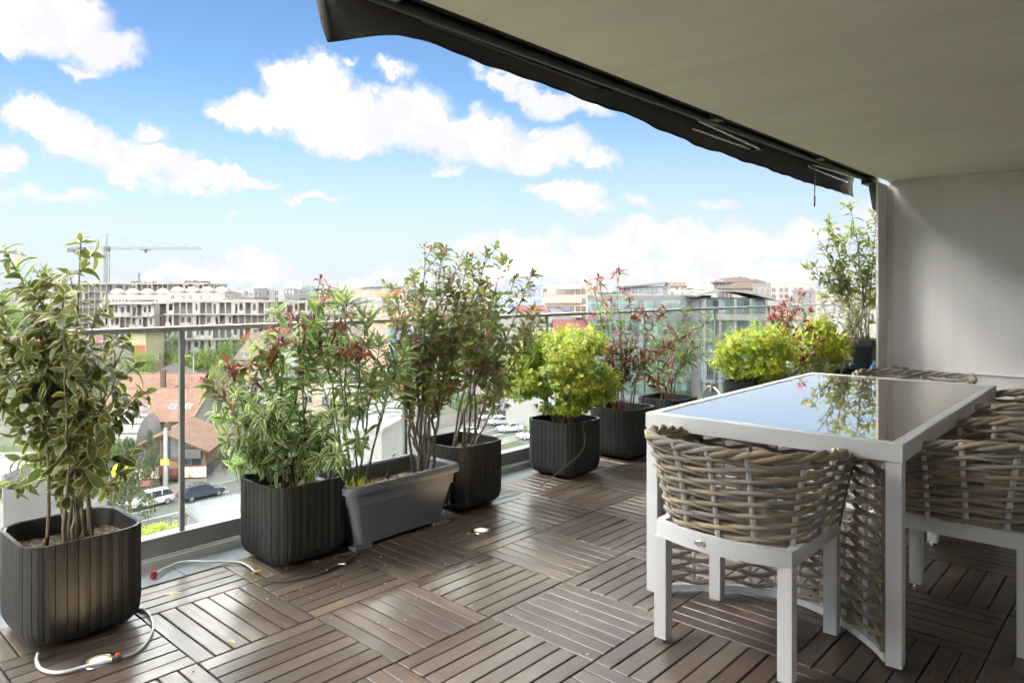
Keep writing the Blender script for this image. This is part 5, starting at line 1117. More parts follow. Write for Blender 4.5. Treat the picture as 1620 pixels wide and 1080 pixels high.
def office():
    Y = 132; c, w, rz = site(930, 1122, Y, -6); t = thing('glass_office', 'modern office with green glass curtain wall behind grey cladding bands', 'office building', (c.x, c.y, GZ), rz); H = zof(467, Y)-GZ; d = 16
    m = MB(); m.box(-w/2, w/2, .3, d, 0, H); m.build('walls', K['grey'], t)
    fl = 6; fh = H/fl
    for f in range(fl):
        m = MB(); m.box(-w/2-.05, w/2+.05, 0, .3, H-f*fh-.9, H-f*fh); m.build('cladding_band', K['grey'], t)
        n = 26
        for k in range(n):
            x0 = -w/2+k*w/n; m = MB(); m.box(x0+.05, x0+w/n-.05, .2, .27, H-(f+1)*fh+.02, H-f*fh-.92); inst('glass_panel', m.mesh('glass_panel', K['green_glass']), t)
        m = MB()
        for q in (.35, .7): m.box(-w/2, w/2, .08, .19, H-(f+1)*fh+q*(fh-.9), H-(f+1)*fh+q*(fh-.9)+.08); 
        m.build('louvre', K['metal_roof'], t)
    Y = 118; c, w, rz = site(1112, 1215, Y, -6); t = thing('curved_roof_building', 'grey office with a shallow arched roof and recessed balcony floor', 'office building', (c.x, c.y, GZ), rz); H = zof(472, Y)-GZ
    m = MB(); m.box(-w/2, w/2, 3., 15, 0, H); m.build('walls', K['grey'], t)
    m = MB(); rg = []
    for k in range(15): a = k/14; x = -w/2-1+(w+2)*a; z = H+1.4*math.sin(math.pi*min(1, a*.9+.12))-.3; rg.append([(x, -.4, z), (x, 15, z), (x, 15, z+.35), (x, -.4, z+.35)])
    m.loft([r[::-1] for r in rg], cap0=True, cap1=True); m.build('arched_roof', K['grey'], t)
    for k in range(5): x = -w/2+.4+k*(w-.8)/4; m = MB(); m.box(x-.22, x+.22, 0, .5, 0, H-.1); m.build('column', K['grey'], t)
    for f in range(6):
        z = H-3.3-f*3.4
        if z < .4: break
        m = MB(); m.box(-w/2, w/2, -.2, 2.99, z-.3, z+.75 if f == 0 else z); m.build('floor_band', K['grey'], t)
        for k in range(10): x0 = -w/2+.3+k*(w-.6)/10; m = MB(); m.box(x0, x0+(w-.6)/10-.12, 2.8, 2.95, z+.8 if f == 0 else z+.05, z+2.9); inst('glass_panel', m.mesh('glass_panel', K['green_glass' if (k+f) % 3 else 'blue_glass']), t)
office()
def hiproof(t, w, d, H):
    m = MB(); q = [(-w/2-1, -1), (w/2+1, -1), (w/2+1, d+1), (-w/2-1, d+1)]; r = MB(); a = [Vector((x, y, H)) for x, y in q]; b = [Vector((x*.35, d/2+(y-d/2)*.3, H+1.9)) for x, y in q]; r.loft([[v-Vector((0, 0, .25)) for v in a], a, b], cap1=True); r.build('hip_roof', K['tile_brown'], t)
block('pale apartment block with brown hipped roof and balconies on the right skyline', 1160, 1218, 456, 232, 16, 'block', rows=(463, 472, 482, 492), cols=(.3, .62, .8, .94), win=(1.7, 1.9), extra=hiproof)
block('taller tower wing with brown hipped roof and two roof vents', 1146, 1206, 446, 245, 14, 'block', rows=(450,), cols=(.15, .4, .65, .85), win=(2.4, 1.2), extra=hiproof)
block('plain white office block with two rows of paired dark windows', 1220, 1292, 447, 182, 14, 'white_wall', rows=(458.5, 469), cols=(1224, 1236, 1244, 1259, 1267, 1284), win=(1.05, 1.15), frame='frame_brown')
block('lower white annexe in front of the plain white office block', 1214, 1300, 472, 170, 12, 'white_wall', rows=(489,), cols=(.1, .3, .5, .7, .9), win=(1., .9))
gable('low building with a rusty orange roof beyond the far railing corner', 1205, 1262, 504, 492, 130, 9, 'white_wall', 'tile_orange', 'x')
block('pale grey block seen past the tall plant at the wall edge', 1290, 1420, 458, 150, 12, 'block', rows=(468, 482), cols=(.1, .3, .5, .7), win=(1.2, 1.3))
# tower crane
def crane():
    Y = 380; p = cpt(169, HZ, Y); t = thing('tower_crane', 'tall lattice tower crane with long horizontal jib on the left skyline', 'crane', (p.x, p.y, GZ), RZ); zt = zof(396, Y)-GZ; yw = simple('crane_grey', (.07, .07, .07), .6)
    m = MB(); h = .95; zb = zof(470, Y)-GZ-12
    for sx in (-h, h):
        for sy in (-h, h): m.box(sx-.14, sx+.14, sy-.14, sy+.14, 0, zt)
    z = 0
    while z < zt-2: 
        m.box(-h, h, -h-.07, -h+.07, z, z+.14); m.tube([(-h, -h, z), (h, -h, z+1.9)], .08, 4); m.tube([(h, h, z), (-h, h, z+1.9)], .08, 4); m.tube([(-h, h, z), (-h, -h, z+1.9)], .08, 4); z += 1.9
    m.build('mast', yw, t)
    m = MB(); L1 = 50; L2 = -20.5
    for (y, zz) in ((-.6, 0), (.6, 0), (0, 1.1)): m.box(L2, L1, y-.1, y+.1, zt+.6+zz-.1, zt+.6+zz+.1)
    x = L2
    while x < L1-1.8: m.tube([(x, -.6, zt+.6), (x+.9, 0, zt+1.7), (x+1.8, -.6, zt+.6)], .06, 4); m.tube([(x, .6, zt+.6), (x+.9, 0, zt+1.7), (x+1.8, .6, zt+.6)], .06, 4); x += 1.8
    m.build('jib', yw, t)
    m = MB(); m.box(L2, L2+3.4, -.9, .9, zt-.9, zt+.9); m.box(L2+5, L2+9, -.8, .8, zt, zt+1.6); m.build('counterweight', K['dgrey'], t)
    m = MB(); m.box(-1.2, 1.4, -1.1, 1.1, zt-.4, zt+1.8); m.build('cab', K['dgrey'], t)
    m = MB(); m.tube([(-.6, 0, zt+1.5), (.1, 0, zt+8.3)], [.35, .12], 6); m.tube([(.8, 0, zt+1.5), (.1, 0, zt+8.3)], [.25, .1], 6); m.tube([(.1, 0, zt+8.3), (-.4, 0, zt+9.4)], [.15, .1], 5); m.build('tower_peak', yw, t)
    m = MB(); m.tube([(.1, 0, zt+8.2), (20, 0, zt+1.8)], .04, 4); m.tube([(.1, 0, zt+8.2), (42, 0, zt+1.8)], .04, 4); m.tube([(.1, 0, zt+8.2), (L2+3, 0, zt+1.2)], .05, 4); m.build('tie_rods', yw, t)
    m = MB(); m.box(18, 23, -.6, .6, zt-.1, zt+.5); m.box(20, 21, -.4, .4, zt-1.4, zt-.1); m.build('trolley', K['dgrey'], t)
crane()
def church():
    Y = 620; p = cpt(82, HZ, Y); t = thing('stone_tower', 'pointed stone tower poking above the far left skyline', 'tower', (p.x, p.y, GZ), RZ)
    m = MB(); m.box(-6, 6, 0, 10, 0, 25+.5); m.box(-4.2, 4.2, 2, 9, 25.5, 33); m.box(-2.6, 2.6, 3, 8, 33, 38); m.build('shaft', K['concrete'], t); m = MB(); m.loft([[(-2, 3.5, 38), (2, 3.5, 38), (2, 7.5, 38), (-2, 7.5, 38)], [(-.1, 5.4, 42), (.1, 5.4, 42), (.1, 5.6, 42), (-.1, 5.6, 42)]], cap1=True); m.build('spire', K['concrete'], t)
    for x in (-2.4, 0, 2.4): m = MB(); m.box(x-.6, x+.6, 1.93, 1.99, 27, 31); m.build('opening', K['void_shade'], t)  # dark plates on the face, painted as the shade of openings
church()
Yc = 420; p = cpt(220, HZ, Yc); t = thing('rooftop_mast', 'thin chimney mast on the long concrete skyline block', 'mast', (p.x, p.y, GZ)); MB().tube([(0, 0, 0), (0, 0, zof(432, Yc)-GZ)], .5, 8).build('shaft', K['dgrey'], t); MB().box(-4, 4, -3, 3, 0, zof(445, Yc)-GZ).build('base_block', K['dgrey'], t)
MARKS = [(-700, 'the far left edge'), (-350, 'the left outskirts'), (-100, 'the wood at the left edge'), (82, 'the pointed stone tower'), (169, 'the tower crane'), (290, 'the cream domed roofs'), (375, 'the bright white corner building'), (470, 'the glass tower block'), (600, 'the timber screened roof terrace'), (740, 'the photinia crown'), (855, 'the blue glass slab'), (900, 'the cream office block'), (1020, 'the single slope roof'), (1090, 'the glass office'), (1180, 'the hipped roof apartments'), (1255, 'the plain white office block'), (1340, 'the tall plant at the wall')]
def whereis(px, Y, near=330, far=1300):
    x, nm = min(MARKS, key=lambda q: abs(q[0]-px)); side = 'left of' if px < x else 'right of'
    d = (Y-near)/(far-near); return '%s, %s %s' % ('near row' if d < .2 else 'second row' if d < .4 else 'far row' if d < .7 else 'last row', side, nm)
USED = set()
def fresh(l):
    if l in USED: return False
    USED.add(l); return True
# farther rooftops filling the plain to the skyline
R = random.Random(21); G = 'distant blocks on the skyline'; protos = []
for k in range(6):
    wd, dp, hh = R.uniform(22, 46), R.uniform(12, 18), R.uniform(14, 20); me = MB(); me.box(-wd/2, wd/2, 0, dp, 0, hh); me.box(-wd/2-.3, wd/2+.3, -.3, .1, hh-.6, hh+.4); me.box(-wd*.2, wd*.1, 3, dp-3, hh, hh+2.6)
    wm = MB()
    for f in range(int(hh//3)):
        for q in range(int(wd//3.2)):
            if R.random() < .85: x = -wd/2+1.6+q*3.2; wm.box(x-.75, x+.75, -.08, -.01, 1+f*3, 2.6+f*3)
    protos.append((me.mesh('walls', K[['white_wall', 'block', 'cream', 'concrete', 'grey', 'block'][k]]), wm.mesh('window_rows', K['pane'])))
for k in range(150):
    Y = R.uniform(330, 1300); px = -60+1500*(k*.6180339 % 1)-(900 if k % 7 == 0 else 0); c = cpt(px, HZ, Y); pi = R.randrange(6); a, b = protos[pi]
    if fresh(['white', 'pale', 'cream', 'raw grey', 'grey', 'off-white'][pi]+' far block '+whereis(px, Y)): 
        t = thing('distant_building', ['white', 'pale', 'cream', 'raw grey', 'grey', 'off-white'][pi]+' far block '+whereis(px, Y), 'building', (c.x, c.y, GZ), RZ+R.uniform(-.6, .6), G); inst('walls', a, t); o = inst('window_rows', b, t); o['kind'] = 'stuff'
        s = R.uniform(.75, 1.12); t.scale = (1, 1, s)
for k in range(80):
    Y = R.uniform(150, 330); px = R.choice([R.uniform(-80, 160), R.uniform(-1100, -60), R.uniform(430, 860), R.uniform(900, 1300)]); w2 = R.uniform(30, 60); top = HZ+FPX*(EYE-(GZ+R.uniform(7, 10)))/Y
    rc = R.choice(['tile_red', 'tile_brown', 'tile_orange', 'tile_dark']); wc = R.choice(['white_wall', 'cream', 'white_wall'])
    if not fresh((rc, wc, whereis(px, Y, 150, 330))): continue
    gable('small %s house with %s roof %s' % ('cream' if wc == 'cream' else 'white', rc[5:], whereis(px, Y, 150, 330)), px, px+FPX*R.uniform(9, 13)/Y, top+FPX*2.6/Y, top, Y, R.uniform(9, 12), wc, rc, R.choice('xy'), twist=R.uniform(-35, 35), group='small tiled houses in the middle distance', wins=((-.4, top+FPX*5/Y), (.4, top+FPX*5/Y)))

# ------------------------------------------------------------------ trees of the neighbourhood
def treeleaf(name, c1, c2):
    t = NT(name); r = t.n('ShaderNodeNewGeometry').outputs['Random Per Island']; c = t.mix(r, c1, c2); b = t.n('ShaderNodeBsdfPrincipled', {'Base Color': c, 'Roughness': .7, 'Specular IOR Level': .2}); tr = t.n('ShaderNodeBsdfTranslucent', {'Color': hsv(t, c, v=1.5)}); mx = t.n('ShaderNodeMixShader', {0: .3})
    t.t.links.new(b.outputs[0], mx.inputs[1]); t.t.links.new(tr.outputs[0], mx.inputs[2]); t.t.links.new(mx.outputs[0], t.out.inputs['Surface']); return t.mat
TL = dict(pale=treeleaf('pale_tree_leaf', (0.072, 0.122, 0.022), (0.144, 0.209, 0.050)), green=treeleaf('green_tree_leaf', (0.036, 0.072, 0.018), (0.072, 0.122, 0.032)), dark=treeleaf('dark_tree_leaf', (0.018, 0.036, 0.014), (0.043, 0.065, 0.025)), grey=treeleaf('grey_tree_leaf', (0.101, 0.115, 0.058), (0.158, 0.166, 0.094)), pine=treeleaf('pine_leaf', (0.032, 0.050, 0.022), (0.072, 0.094, 0.040)), yellow=treeleaf('yellow_leaf', (0.216, 0.274, 0.029), (0.302, 0.331, 0.058)))
def crown_mesh(seed, mat, n=2200, conic=False, leaf=.16, dens=.9):
    g = np.random.default_rng(seed); nc = 34; 
    if conic: cz = g.random(nc)**.8; rr = (1-cz)*.95+.05; th = g.random(nc)*6.28; cen = np.stack([np.cos(th)*rr*.7, np.sin(th)*rr*.7, cz*2-1], 1); crad = .18+.16*(1-cz)
    else: v = g.normal(size=(nc, 3)); v /= np.linalg.norm(v, axis=1)[:, None]; cen = v*(.45+.4*g.random((nc, 1))); crad = .20+.22*g.random(nc)
    ci = g.integers(0, nc, n); v = g.normal(size=(n, 3)); v /= np.linalg.norm(v, axis=1)[:, None]; p = cen[ci]+v*crad[ci][:, None]*(.55+.5*g.random((n, 1)))
    a = g.normal(size=(n, 3)); a /= np.linalg.norm(a, axis=1)[:, None]; b = np.cross(a, g.normal(size=(n, 3))); b /= np.linalg.norm(b, axis=1)[:, None]; s = leaf*(.4+.6*g.random((n, 1)))*.5
    V = np.concatenate([p-a*s, p+b*s*.6, p+a*s, p-b*s*.6], 1).reshape(-1, 3); me = bpy.data.meshes.new('crown'); me.vertices.add(4*n); me.vertices.foreach_set('co', V.ravel()); me.loops.add(4*n); me.loops.foreach_set('vertex_index', np.arange(4*n)); me.polygons.add(n); me.polygons.foreach_set('loop_start', np.arange(n)*4); me.polygons.foreach_set('loop_total', np.full(n, 4)); me.materials.append(mat); me.update(); return me
CR = {k: [crown_mesh(30+i*7+j, TL[k], 3000, k == 'pine', .11 if k != 'grey' else .075) for j in range(2)] for i, k in enumerate(TL)}
tm = MB(); tm.tube([(0, 0, 0), (.03, 0, .5), (0, .02, 1.1)], [.09, .06, .03], 8)
for q in range(7): a = q*2.4; tm.tube([(0, 0, .45+q*.07), (math.cos(a)*.35, math.sin(a)*.35, .85+q*.09), (math.cos(a)*.6, math.sin(a)*.6, 1.15+q*.08)], [.035, .02, .008], 5)
TRUNK = tm.mesh('trunk', M['stem_brown'])
def tree(kind, px, py, H, W, label, name='tree', group=None, cat='tree', yoff=0):
    p = gpt(px, py); t = thing(name, label, cat, (p.x, p.y, GZ), rnd.uniform(0, 6.28), group)
    h0 = .28*H if kind != 'pine' else .08*H; o = inst('crown', rnd.choice(CR[kind]), t, (0, 0, h0+(H-h0)/2)); o.scale = (W/2, W/2, (H-h0)/2*1.02)
    o = inst('trunk', TRUNK, t); o.scale = (H*.3, H*.3, H*.55)
    return t
tree('pine', 207, 832, 8.2, 6.2, 'grey-green bushy conifer between the nearest planter and the white car')
tree('pine', 238, 775, 6.6, 3.0, 'narrow upright conifer in front of the restaurant windows', name='conifer')
tree('green', 183, 760, 5.5, 3.2, 'dark green ivy covered shrub left of the round yellow sign', name='large_shrub')
tree('yellow', 250, 872, 2.6, 5.5, 'low yellow-green shrub just beyond the railing glass', name='shrub', cat='shrub')
tree('yellow', 282, 890, 1.8, 4.0, 'yellow flowering ground shrub near the foot of the glass post', name='shrub', cat='shrub')
for i, (k, px, py, H, W, lab) in enumerate([('green', 263, 600, 13, 9, 'full green tree in front of the raw concrete blocks'), ('pale', 290, 606, 8, 9, 'pale spring green tree left of the lamp post'), ('dark', 270, 585, 12, 6, 'dark tree in the shade of the concrete block'), ('pale', 340, 600, 9, 13, 'bright pale green tree below the red roofed house'), ('dark', 322, 585, 7, 4, 'small dark conifer by the white house wall'), ('dark', 376, 620, 7, 4.5, 'dark round bush at the corner of the brown roofed house'),
    ('grey', 343, 668, 10, 9, 'thinly leaved grey-green tree over the pale alley'), ('grey', 372, 700, 10, 9, 'budding grey tree right of the alley'), ('grey', 362, 640, 9, 8, 'sparse grey-green tree farther up the alley'), ('pale', 352, 620, 7, 9, 'pale green tree overhanging the alley'), ('green', 395, 760, 4.0, 5, 'green hedge bush above the metal roof corner'),
    ('green', 628, 705, 7, 7, 'rounded green tree just beyond the trough planter'), ('yellow', 640, 738, 3.2, 7, 'lime green shrub bed beyond the trough planter'), ('pale', 600, 735, 3.4, 6, 'pale green shrubs below the trough rim'), ('green', 646, 690, 6, 6, 'green tree behind the tall oleander'), ('green', 730, 668, 6, 6, 'green tree behind the photinia'),
    ('grey', 1150, 640, 9, 9, 'bare budding tree seen through the far glass panes'), ('pale', 1122, 650, 6, 8, 'fresh green tree below the glass office'), ('grey', 1190, 650, 9, 8, 'greyish tree behind the yellow-green bushes'), ('green', 1060, 660, 6, 8, 'green tree under the glass office facade'), ('pale', 1230, 640, 7, 8, 'pale tree behind the far planters'), ('green', 520, 640, 7, 8, 'green garden tree behind the oleander leaves'), ('green', 575, 600, 9, 9, 'garden tree in front of the salmon building'),
    ('green', 452, 630, 6, 7, 'garden tree behind the red tipped shrub'), ('pale', 640, 640, 7, 9, 'pale tree left of the photinia'), ('pine', 985, 455+30, 12, 7, 'dark conifer on the roofs beside the cream office')]):
    if py < 500: py = 600
    tree(k, px, py, H, W, lab)
R = random.Random(5)
for k in range(230):
    Y = R.uniform(125, 420); px = R.choice([R.uniform(-150, 1400), R.uniform(-1100, 0)]); p = cpt(px, HZ, Y); py = HZ+FPX*(EYE-GZ)/Y
    kd = R.choice(['green', 'pale', 'dark', 'green', 'grey']); hh = R.uniform(7, 13)
    lb = '%s %s tree %s' % ('tall' if hh > 10 else 'low', {'pale': 'pale green', 'grey': 'sparse greyish'}.get(kd, kd), whereis(px, Y, 130, 420))
    if not fresh(lb): continue
    tree(kd, px, py, hh, R.uniform(7, 11), '%s %s tree %s' % ('tall' if hh > 10 else 'low', {'pale': 'pale green', 'grey': 'sparse greyish'}.get(kd, kd), whereis(px, Y, 130, 420)), group='trees between the houses')
for (px, Y, H, W, lb) in ((20, 300, 17, 22, 'broad hazy tree at the left picture edge behind the leafy shrub'), (60, 330, 17, 20, 'broad hazy tree just left of the grey concrete frame'), (-30, 280, 16, 22, 'tree beyond the left edge of the city view'), (100, 360, 14, 18, 'hazy tree behind the grey concrete frame'), (-90, 260, 16, 22, 'farthest left tree of the city edge')):
    p = cpt(px, HZ, Y); tree(R.choice(['green', 'grey']), px, HZ+FPX*(EYE-GZ)/Y, H, W, lb, group='trees at the left edge')
def farwood():
    g = np.random.default_rng(3); n = 26000; Y = g.uniform(900, 2400, n); px = g.uniform(-1600, 1900, n); X = (px-810)/FPX*Y; x = X*CY-Y*SY; y = X*SY+Y*CY; z = GZ+g.uniform(3, 21, n)+np.sin(px*.03)*3+np.sin(px*.11)*2
    s = g.uniform(3, 9, n); a = g.random(n)*6.28; V = np.stack([x-s*CY, y-s*SY, z-s*.4, x+s*CY*.3, y+s*SY*.3, z-s*.5, x+s*CY, y+s*SY, z+s*.3, x-s*CY*.2, y-s*SY*.2, z+s*.55], 1).reshape(-1, 3)
    me = bpy.data.meshes.new('far_wood'); me.vertices.add(4*n); me.vertices.foreach_set('co', V.ravel()); me.loops.add(4*n); me.loops.foreach_set('vertex_index', np.arange(4*n)); me.polygons.add(n); me.polygons.foreach_set('loop_start', np.arange(n)*4); me.polygons.foreach_set('loop_total', np.full(n, 4)); me.materials.append(TL['dark']); me.update()
    o = bpy.data.objects.new('far_wood', me); link(o); tag(o, 'dark line of distant woodland along the whole horizon', 'wood', kind='stuff')
farwood()
# ------------------------------------------------------------------ plants on the terrace
def leaf_tpl(L0, W, shape='ovate', curl=.15, fold=.25, n=5, wave=0., seed=0):
    R = random.Random(seed); V, F_, U = [], [], []
    for i in range(n+1):
        t = i/n
        w = {'ovate': math.sin(math.pi*min(1, t*.96+.02)**.85), 'lance': math.sin(math.pi*min(1, t*.97+.02)**1.0)**.8, 'obovate': math.sin(math.pi*min(1, t*.97+.02)**1.35), 'round': math.sin(math.pi*(t*.96+.02))**.6}[shape]*W/2
        a = curl*t; x = L0*t*math.cos(a*.6); z = -L0*t*t*curl*.8
        zz = fold*w
        for s in (-1, 0, 1):
            V.append((x, s*w, z+(zz if s else 0)+(wave*math.sin(t*9+s*1.3+seed) if s else 0))); U.append((.5+.5*s, t))
    for i in range(n):
        b = i*3; F_ += [(b, b+1, b+4, b+3), (b+1, b+2, b+5, b+4)]
    return np.array(V), np.array(F_)[:, ::-1].copy(), np.array(U)
class Leaves:
    def __init__(s): s.k = {}; s.items = []
    def kind(s, name, mat, **kw):
        L1, W = kw.pop('L'), kw.pop('W'); vs_ = []
        for q in range(3): vs_.append(leaf_tpl(L1*(.92+.08*q), W*(1.06-.06*q), curl=kw.get('curl', .2)*(.4+.7*q), fold=kw.get('fold', .25)*(.7+.3*q), shape=kw.get('shape', 'ovate'), n=kw.get('n', 5), wave=kw.get('wave', 0), seed=q))
        s.k[name] = (vs_, mat, [None]*3)
    def put(s, kind, p, d, up=(0, 0, 1), sc_=1., roll=0.):
        d = Vector(d).normalized(); up = Vector(up); y = up.cross(d)
        if y.length < 1e-3: y = Vector((1, 0, 0)).cross(d)
        y.normalize(); z = d.cross(y)
        if roll: q = Matrix.Rotation(roll, 3, d); y = q @ y; z = q @ z
        s.items.append((kind, Vector(p), d, y, z, sc_, rnd.randrange(3)))
    def finish(s, parent, n_obj=300, org=Vector((0, 0, 0))):
        items = s.items
        def vis(it): p = it[1]+org; Y = -p.x*SY+p.y*CY; return -(it[5]/max(.3, Y))*(1.3-.4*rnd.random())
        order = sorted(items, key=vis)
        for it in order[:n_obj]:
            kd, p, d, y, z, sc_, q = it; tp, mat, cache = s.k[kd]
            if cache[q] is None:
                V, F_, U = tp[q]; me = bpy.data.meshes.new('leaf'); me.from_pydata(V.tolist(), [], F_.tolist()); me.materials.append(mat); ul = me.uv_layers.new(name='UVMap'); ul.data.foreach_set('uv', U[F_.ravel()].ravel()); me.polygons.foreach_set('use_smooth', [True]*len(F_)); me.update(); cache[q] = me
            Mx = Matrix(((d.x*sc_, y.x*sc_, z.x*sc_, p.x), (d.y*sc_, y.y*sc_, z.y*sc_, p.y), (d.z*sc_, y.z*sc_, z.z*sc_, p.z), (0, 0, 0, 1)))
            inst('leaf', cache[q], parent, M=Mx)
        rest = order[n_obj:]
        if not rest: return
        VV, FF, UU, MI = [], [], [], []; off = 0; mats = []
        for it in rest:
            kd, p, d, y, z, sc_, q = it; (V, F_, U), mat = s.k[kd][0][q], s.k[kd][1]
            if mat not in mats: mats.append(mat)
            R3 = np.array([list(d), list(y), list(z)]); VV.append(V*sc_ @ R3+np.array(list(p))); FF.append(F_+off); UU.append(U[F_.ravel()]); MI.append(np.full(len(F_), mats.index(mat))); off += len(V)
        V = np.concatenate(VV); F_ = np.concatenate(FF); me = bpy.data.meshes.new('foliage'); me.vertices.add(len(V)); me.vertices.foreach_set('co', V.ravel()); me.loops.add(F_.size); me.loops.foreach_set('vertex_index', F_.ravel()); me.polygons.add(len(F_)); me.polygons.foreach_set('loop_start', np.arange(len(F_))*4); me.polygons.foreach_set('loop_total', np.full(len(F_), 4))
        for m_ in mats: me.materials.append(m_)
        me.polygons.foreach_set('material_index', np.concatenate(MI)); me.polygons.foreach_set('use_smooth', np.ones(len(F_), bool)); ul = me.uv_layers.new(name='UVMap'); ul.data.foreach_set('uv', np.concatenate(UU).ravel()); me.update()
        o = inst('foliage', me, parent); o['kind'] = 'stuff'
def rvec(R, s=1.): return Vector((R.uniform(-s, s), R.uniform(-s, s), R.uniform(-s, s)))
def stem_path(a, b, bow, R, n=9, kink=.012):
    a, b = Vector(a), Vector(b); h = Vector((b.x-a.x, b.y-a.y, 0)); out = []
    for i in range(n):
        t = i/(n-1); p = a.lerp(b, t); p -= h*bow*math.sin(math.pi*t)*.5; p += rvec(R, kink)*(1 if 0 < i < n-1 else 0); out.append(p)
    return out
def at_t(path, t):
    f = t*(len(path)-1); i = min(int(f), len(path)-2); return path[i].lerp(path[i+1], f-i), (path[i+1]-path[i]).normalized()
def dress(LV, R, path, t0, t1, step, kinds, droop=0., spread=1., size=(.7, 1.1), tipcluster=0, tipkinds=None, ang0=0., skip=0.):
    """leaves spiralling up a shoot from t0 to t1, then a cluster at its tip"""
    Lp = sum((b-a).length for a, b in zip(path, path[1:])); n = max(1, int(Lp*(t1-t0)/step)); th = ang0
    for i in range(n):
        th += 2.4+R.uniform(-.3, .3)
        if R.random() < skip: continue
        p, ax = at_t(path, t0+(t1-t0)*i/n); s1 = ax.orthogonal().normalized(); s2 = ax.cross(s1); rad = s1*math.cos(th)+s2*math.sin(th)
        d = (rad*spread+ax*R.uniform(.3, .9)+Vector((0, 0, -droop))+rvec(R, .15)).normalized()
        LV.put(R.choice(kinds), p+rad*.003, d, up=ax*1.2+Vector((0, 0, .5))+rvec(R, .3), sc_=R.uniform(*size), roll=R.uniform(-.5, .5))
    if tipcluster:
        p, ax = at_t(path, 1.); s1 = ax.orthogonal().normalized(); s2 = ax.cross(s1)
        for i in range(tipcluster):
            th += 2.4; rad = s1*math.cos(th)+s2*math.sin(th); q = i/tipcluster
            d = (rad*(1.-.7*q)*spread+ax*(.35+q)+Vector((0, 0, -droop))).normalized()
            LV.put(R.choice(tipkinds or kinds), p-ax*(.02*(1-q)), d, up=ax+rvec(R, .2), sc_=R.uniform(*size)*(1-.35*q), roll=R.uniform(-.4, .4))
def shrub(label, base, tips, Yc, kinds, mats, name='shrub', stem='stem_brown', r0=.008, r1=.002, spread_base=.07, bow=.25, twigs=4, twl=(.08, .2), t_first=.35, step=.02, leafy=.45, droop=0., size=(.7, 1.1), tipc=5, tipkinds=None, n_obj=300, djit=.12, seed=1, spread=1., lowtwigs=0, kink=.012, fork=0, skip=0., tipdroop=None):
    R = random.Random(seed); t = thing(name, label, 'plant', tuple(base)); org = Vector(base); LV = Leaves()
    for k, kw in kinds.items(): LV.kind(k, L_[mats[k]], **kw)
    ks = [k for k in kinds if not k.startswith('tip')]; tk = tipkinds or ks
    allst = []
    for ti, (px, py) in enumerate(tips):
        tip = cpt(px, py, Yc+R.uniform(-djit, djit))-org; a = Vector((R.uniform(-spread_base, spread_base), R.uniform(-spread_base, spread_base), 0)); a = a+Vector((tip.x, tip.y, 0)).normalized()*.02 if tip.length > 0 else a
        if ti >= max(5, len(tips)*.42):
            q0 = min(allst, key=lambda s_: (s_[-1]-tip).length+R.uniform(0, .12)); a = at_t(q0, R.uniform(.22, .5))[0]
        P_ = stem_path(a, tip, bow, R, 10, kink); rf = 1. if a.z < .02 else .6; rr = [r0*rf+(r1-r0*rf)*i/9 for i in range(10)]
        m = MB(); m.tube(P_, rr, 7); tw = MB(); allst.append(P_)
        ntw = twigs+R.choice([-1, 0, 1]); Lst = (P_[-1]-P_[0]).length
        for k in range(max(0, ntw)):
            tt = t_first+(1-t_first)*(k+R.random()*.8)/max(1, ntw); p, ax = at_t(P_, min(tt, .97)); o = rvec(R); o.z = abs(o.z)*.4; d = (ax*R.uniform(.6, 1.)+o.normalized()*R.uniform(.6, 1.)).normalized(); l = R.uniform(*twl)*(1.15-.5*tt); q = p+d*l+Vector((0, 0, .25*l)); tp = stem_path(p, q, .15, R, 5, .004); tw.tube(tp, [r1*1.5, r1*1.3, r1*1.1, r1*.9, r1*.6], 5, cap=False)
            dress(LV, R, tp, .15, 1., step, ks, droop, spread, size, tipc, tk if R.random() < .8 else ks, R.random()*6, skip)
        dress(LV, R, P_, leafy, 1., step*1.25, ks, droop, spread, size, tipc+1, tk, R.random()*6, skip)
        st = m.build('stem', M[stem], t, smooth=True)
        if tw.v: tw.build('twigs', M[stem], st, kind='stuff')
    LV.finish(t, n_obj, org); return t, LV, org
def pc(k, dz=.31): x, y = POTS[k]; return Vector((x+.205, y+.205, dz))
def depth(v): return -v.x*SY+v.y*CY

b = pc('p1'); Y1 = depth(b)
shrub('tall leafy shrub with broad gold-edged leaves in the nearest planter', b, [(8, 395), (-55, 410), (128, 378), (70, 440), (100, 470), (150, 500), (203, 535), (35, 455), (-90, 500), (-40, 530), (185, 590), (212, 640), (85, 530), (10, 540), (140, 580), (55, 600), (170, 690), (-20, 640), (60, 690), (120, 720), (165, 770), (35, 770), (105, 790), (195, 730)], Y1,
      dict(a=dict(L=.092, W=.050, curl=.35, fold=.22, wave=.002, n=7), c=dict(L=.082, W=.044, curl=.7, fold=.4, wave=.003, n=7)), dict(a='elaeagnus', c='elaeagnus'), stem='stem_brown', r0=.0072, r1=.002, bow=.5, twigs=4, twl=(.09, .20), t_first=.28, step=.031, leafy=.45, droop=.40, size=(.65, 1.05), tipc=4, djit=.16, seed=11, spread_base=.10)
shrub('narrow leaved green shoots rising behind the gold-edged shrub at the left edge', b+Vector((-.08, .02, 0)), [(28, 425), (-10, 470), (60, 520), (-45, 440)], Y1+.1,
      dict(a=dict(L=.10, W=.016, shape='lance', curl=.25)), dict(a='oleander'), stem='stem_green', r0=.005, bow=.3, twigs=2, t_first=.6, step=.014, leafy=.6, size=(.7, 1.), tipc=14, djit=.05, seed=12, n_obj=120)
b = pc('p2'); Y2 = depth(b)
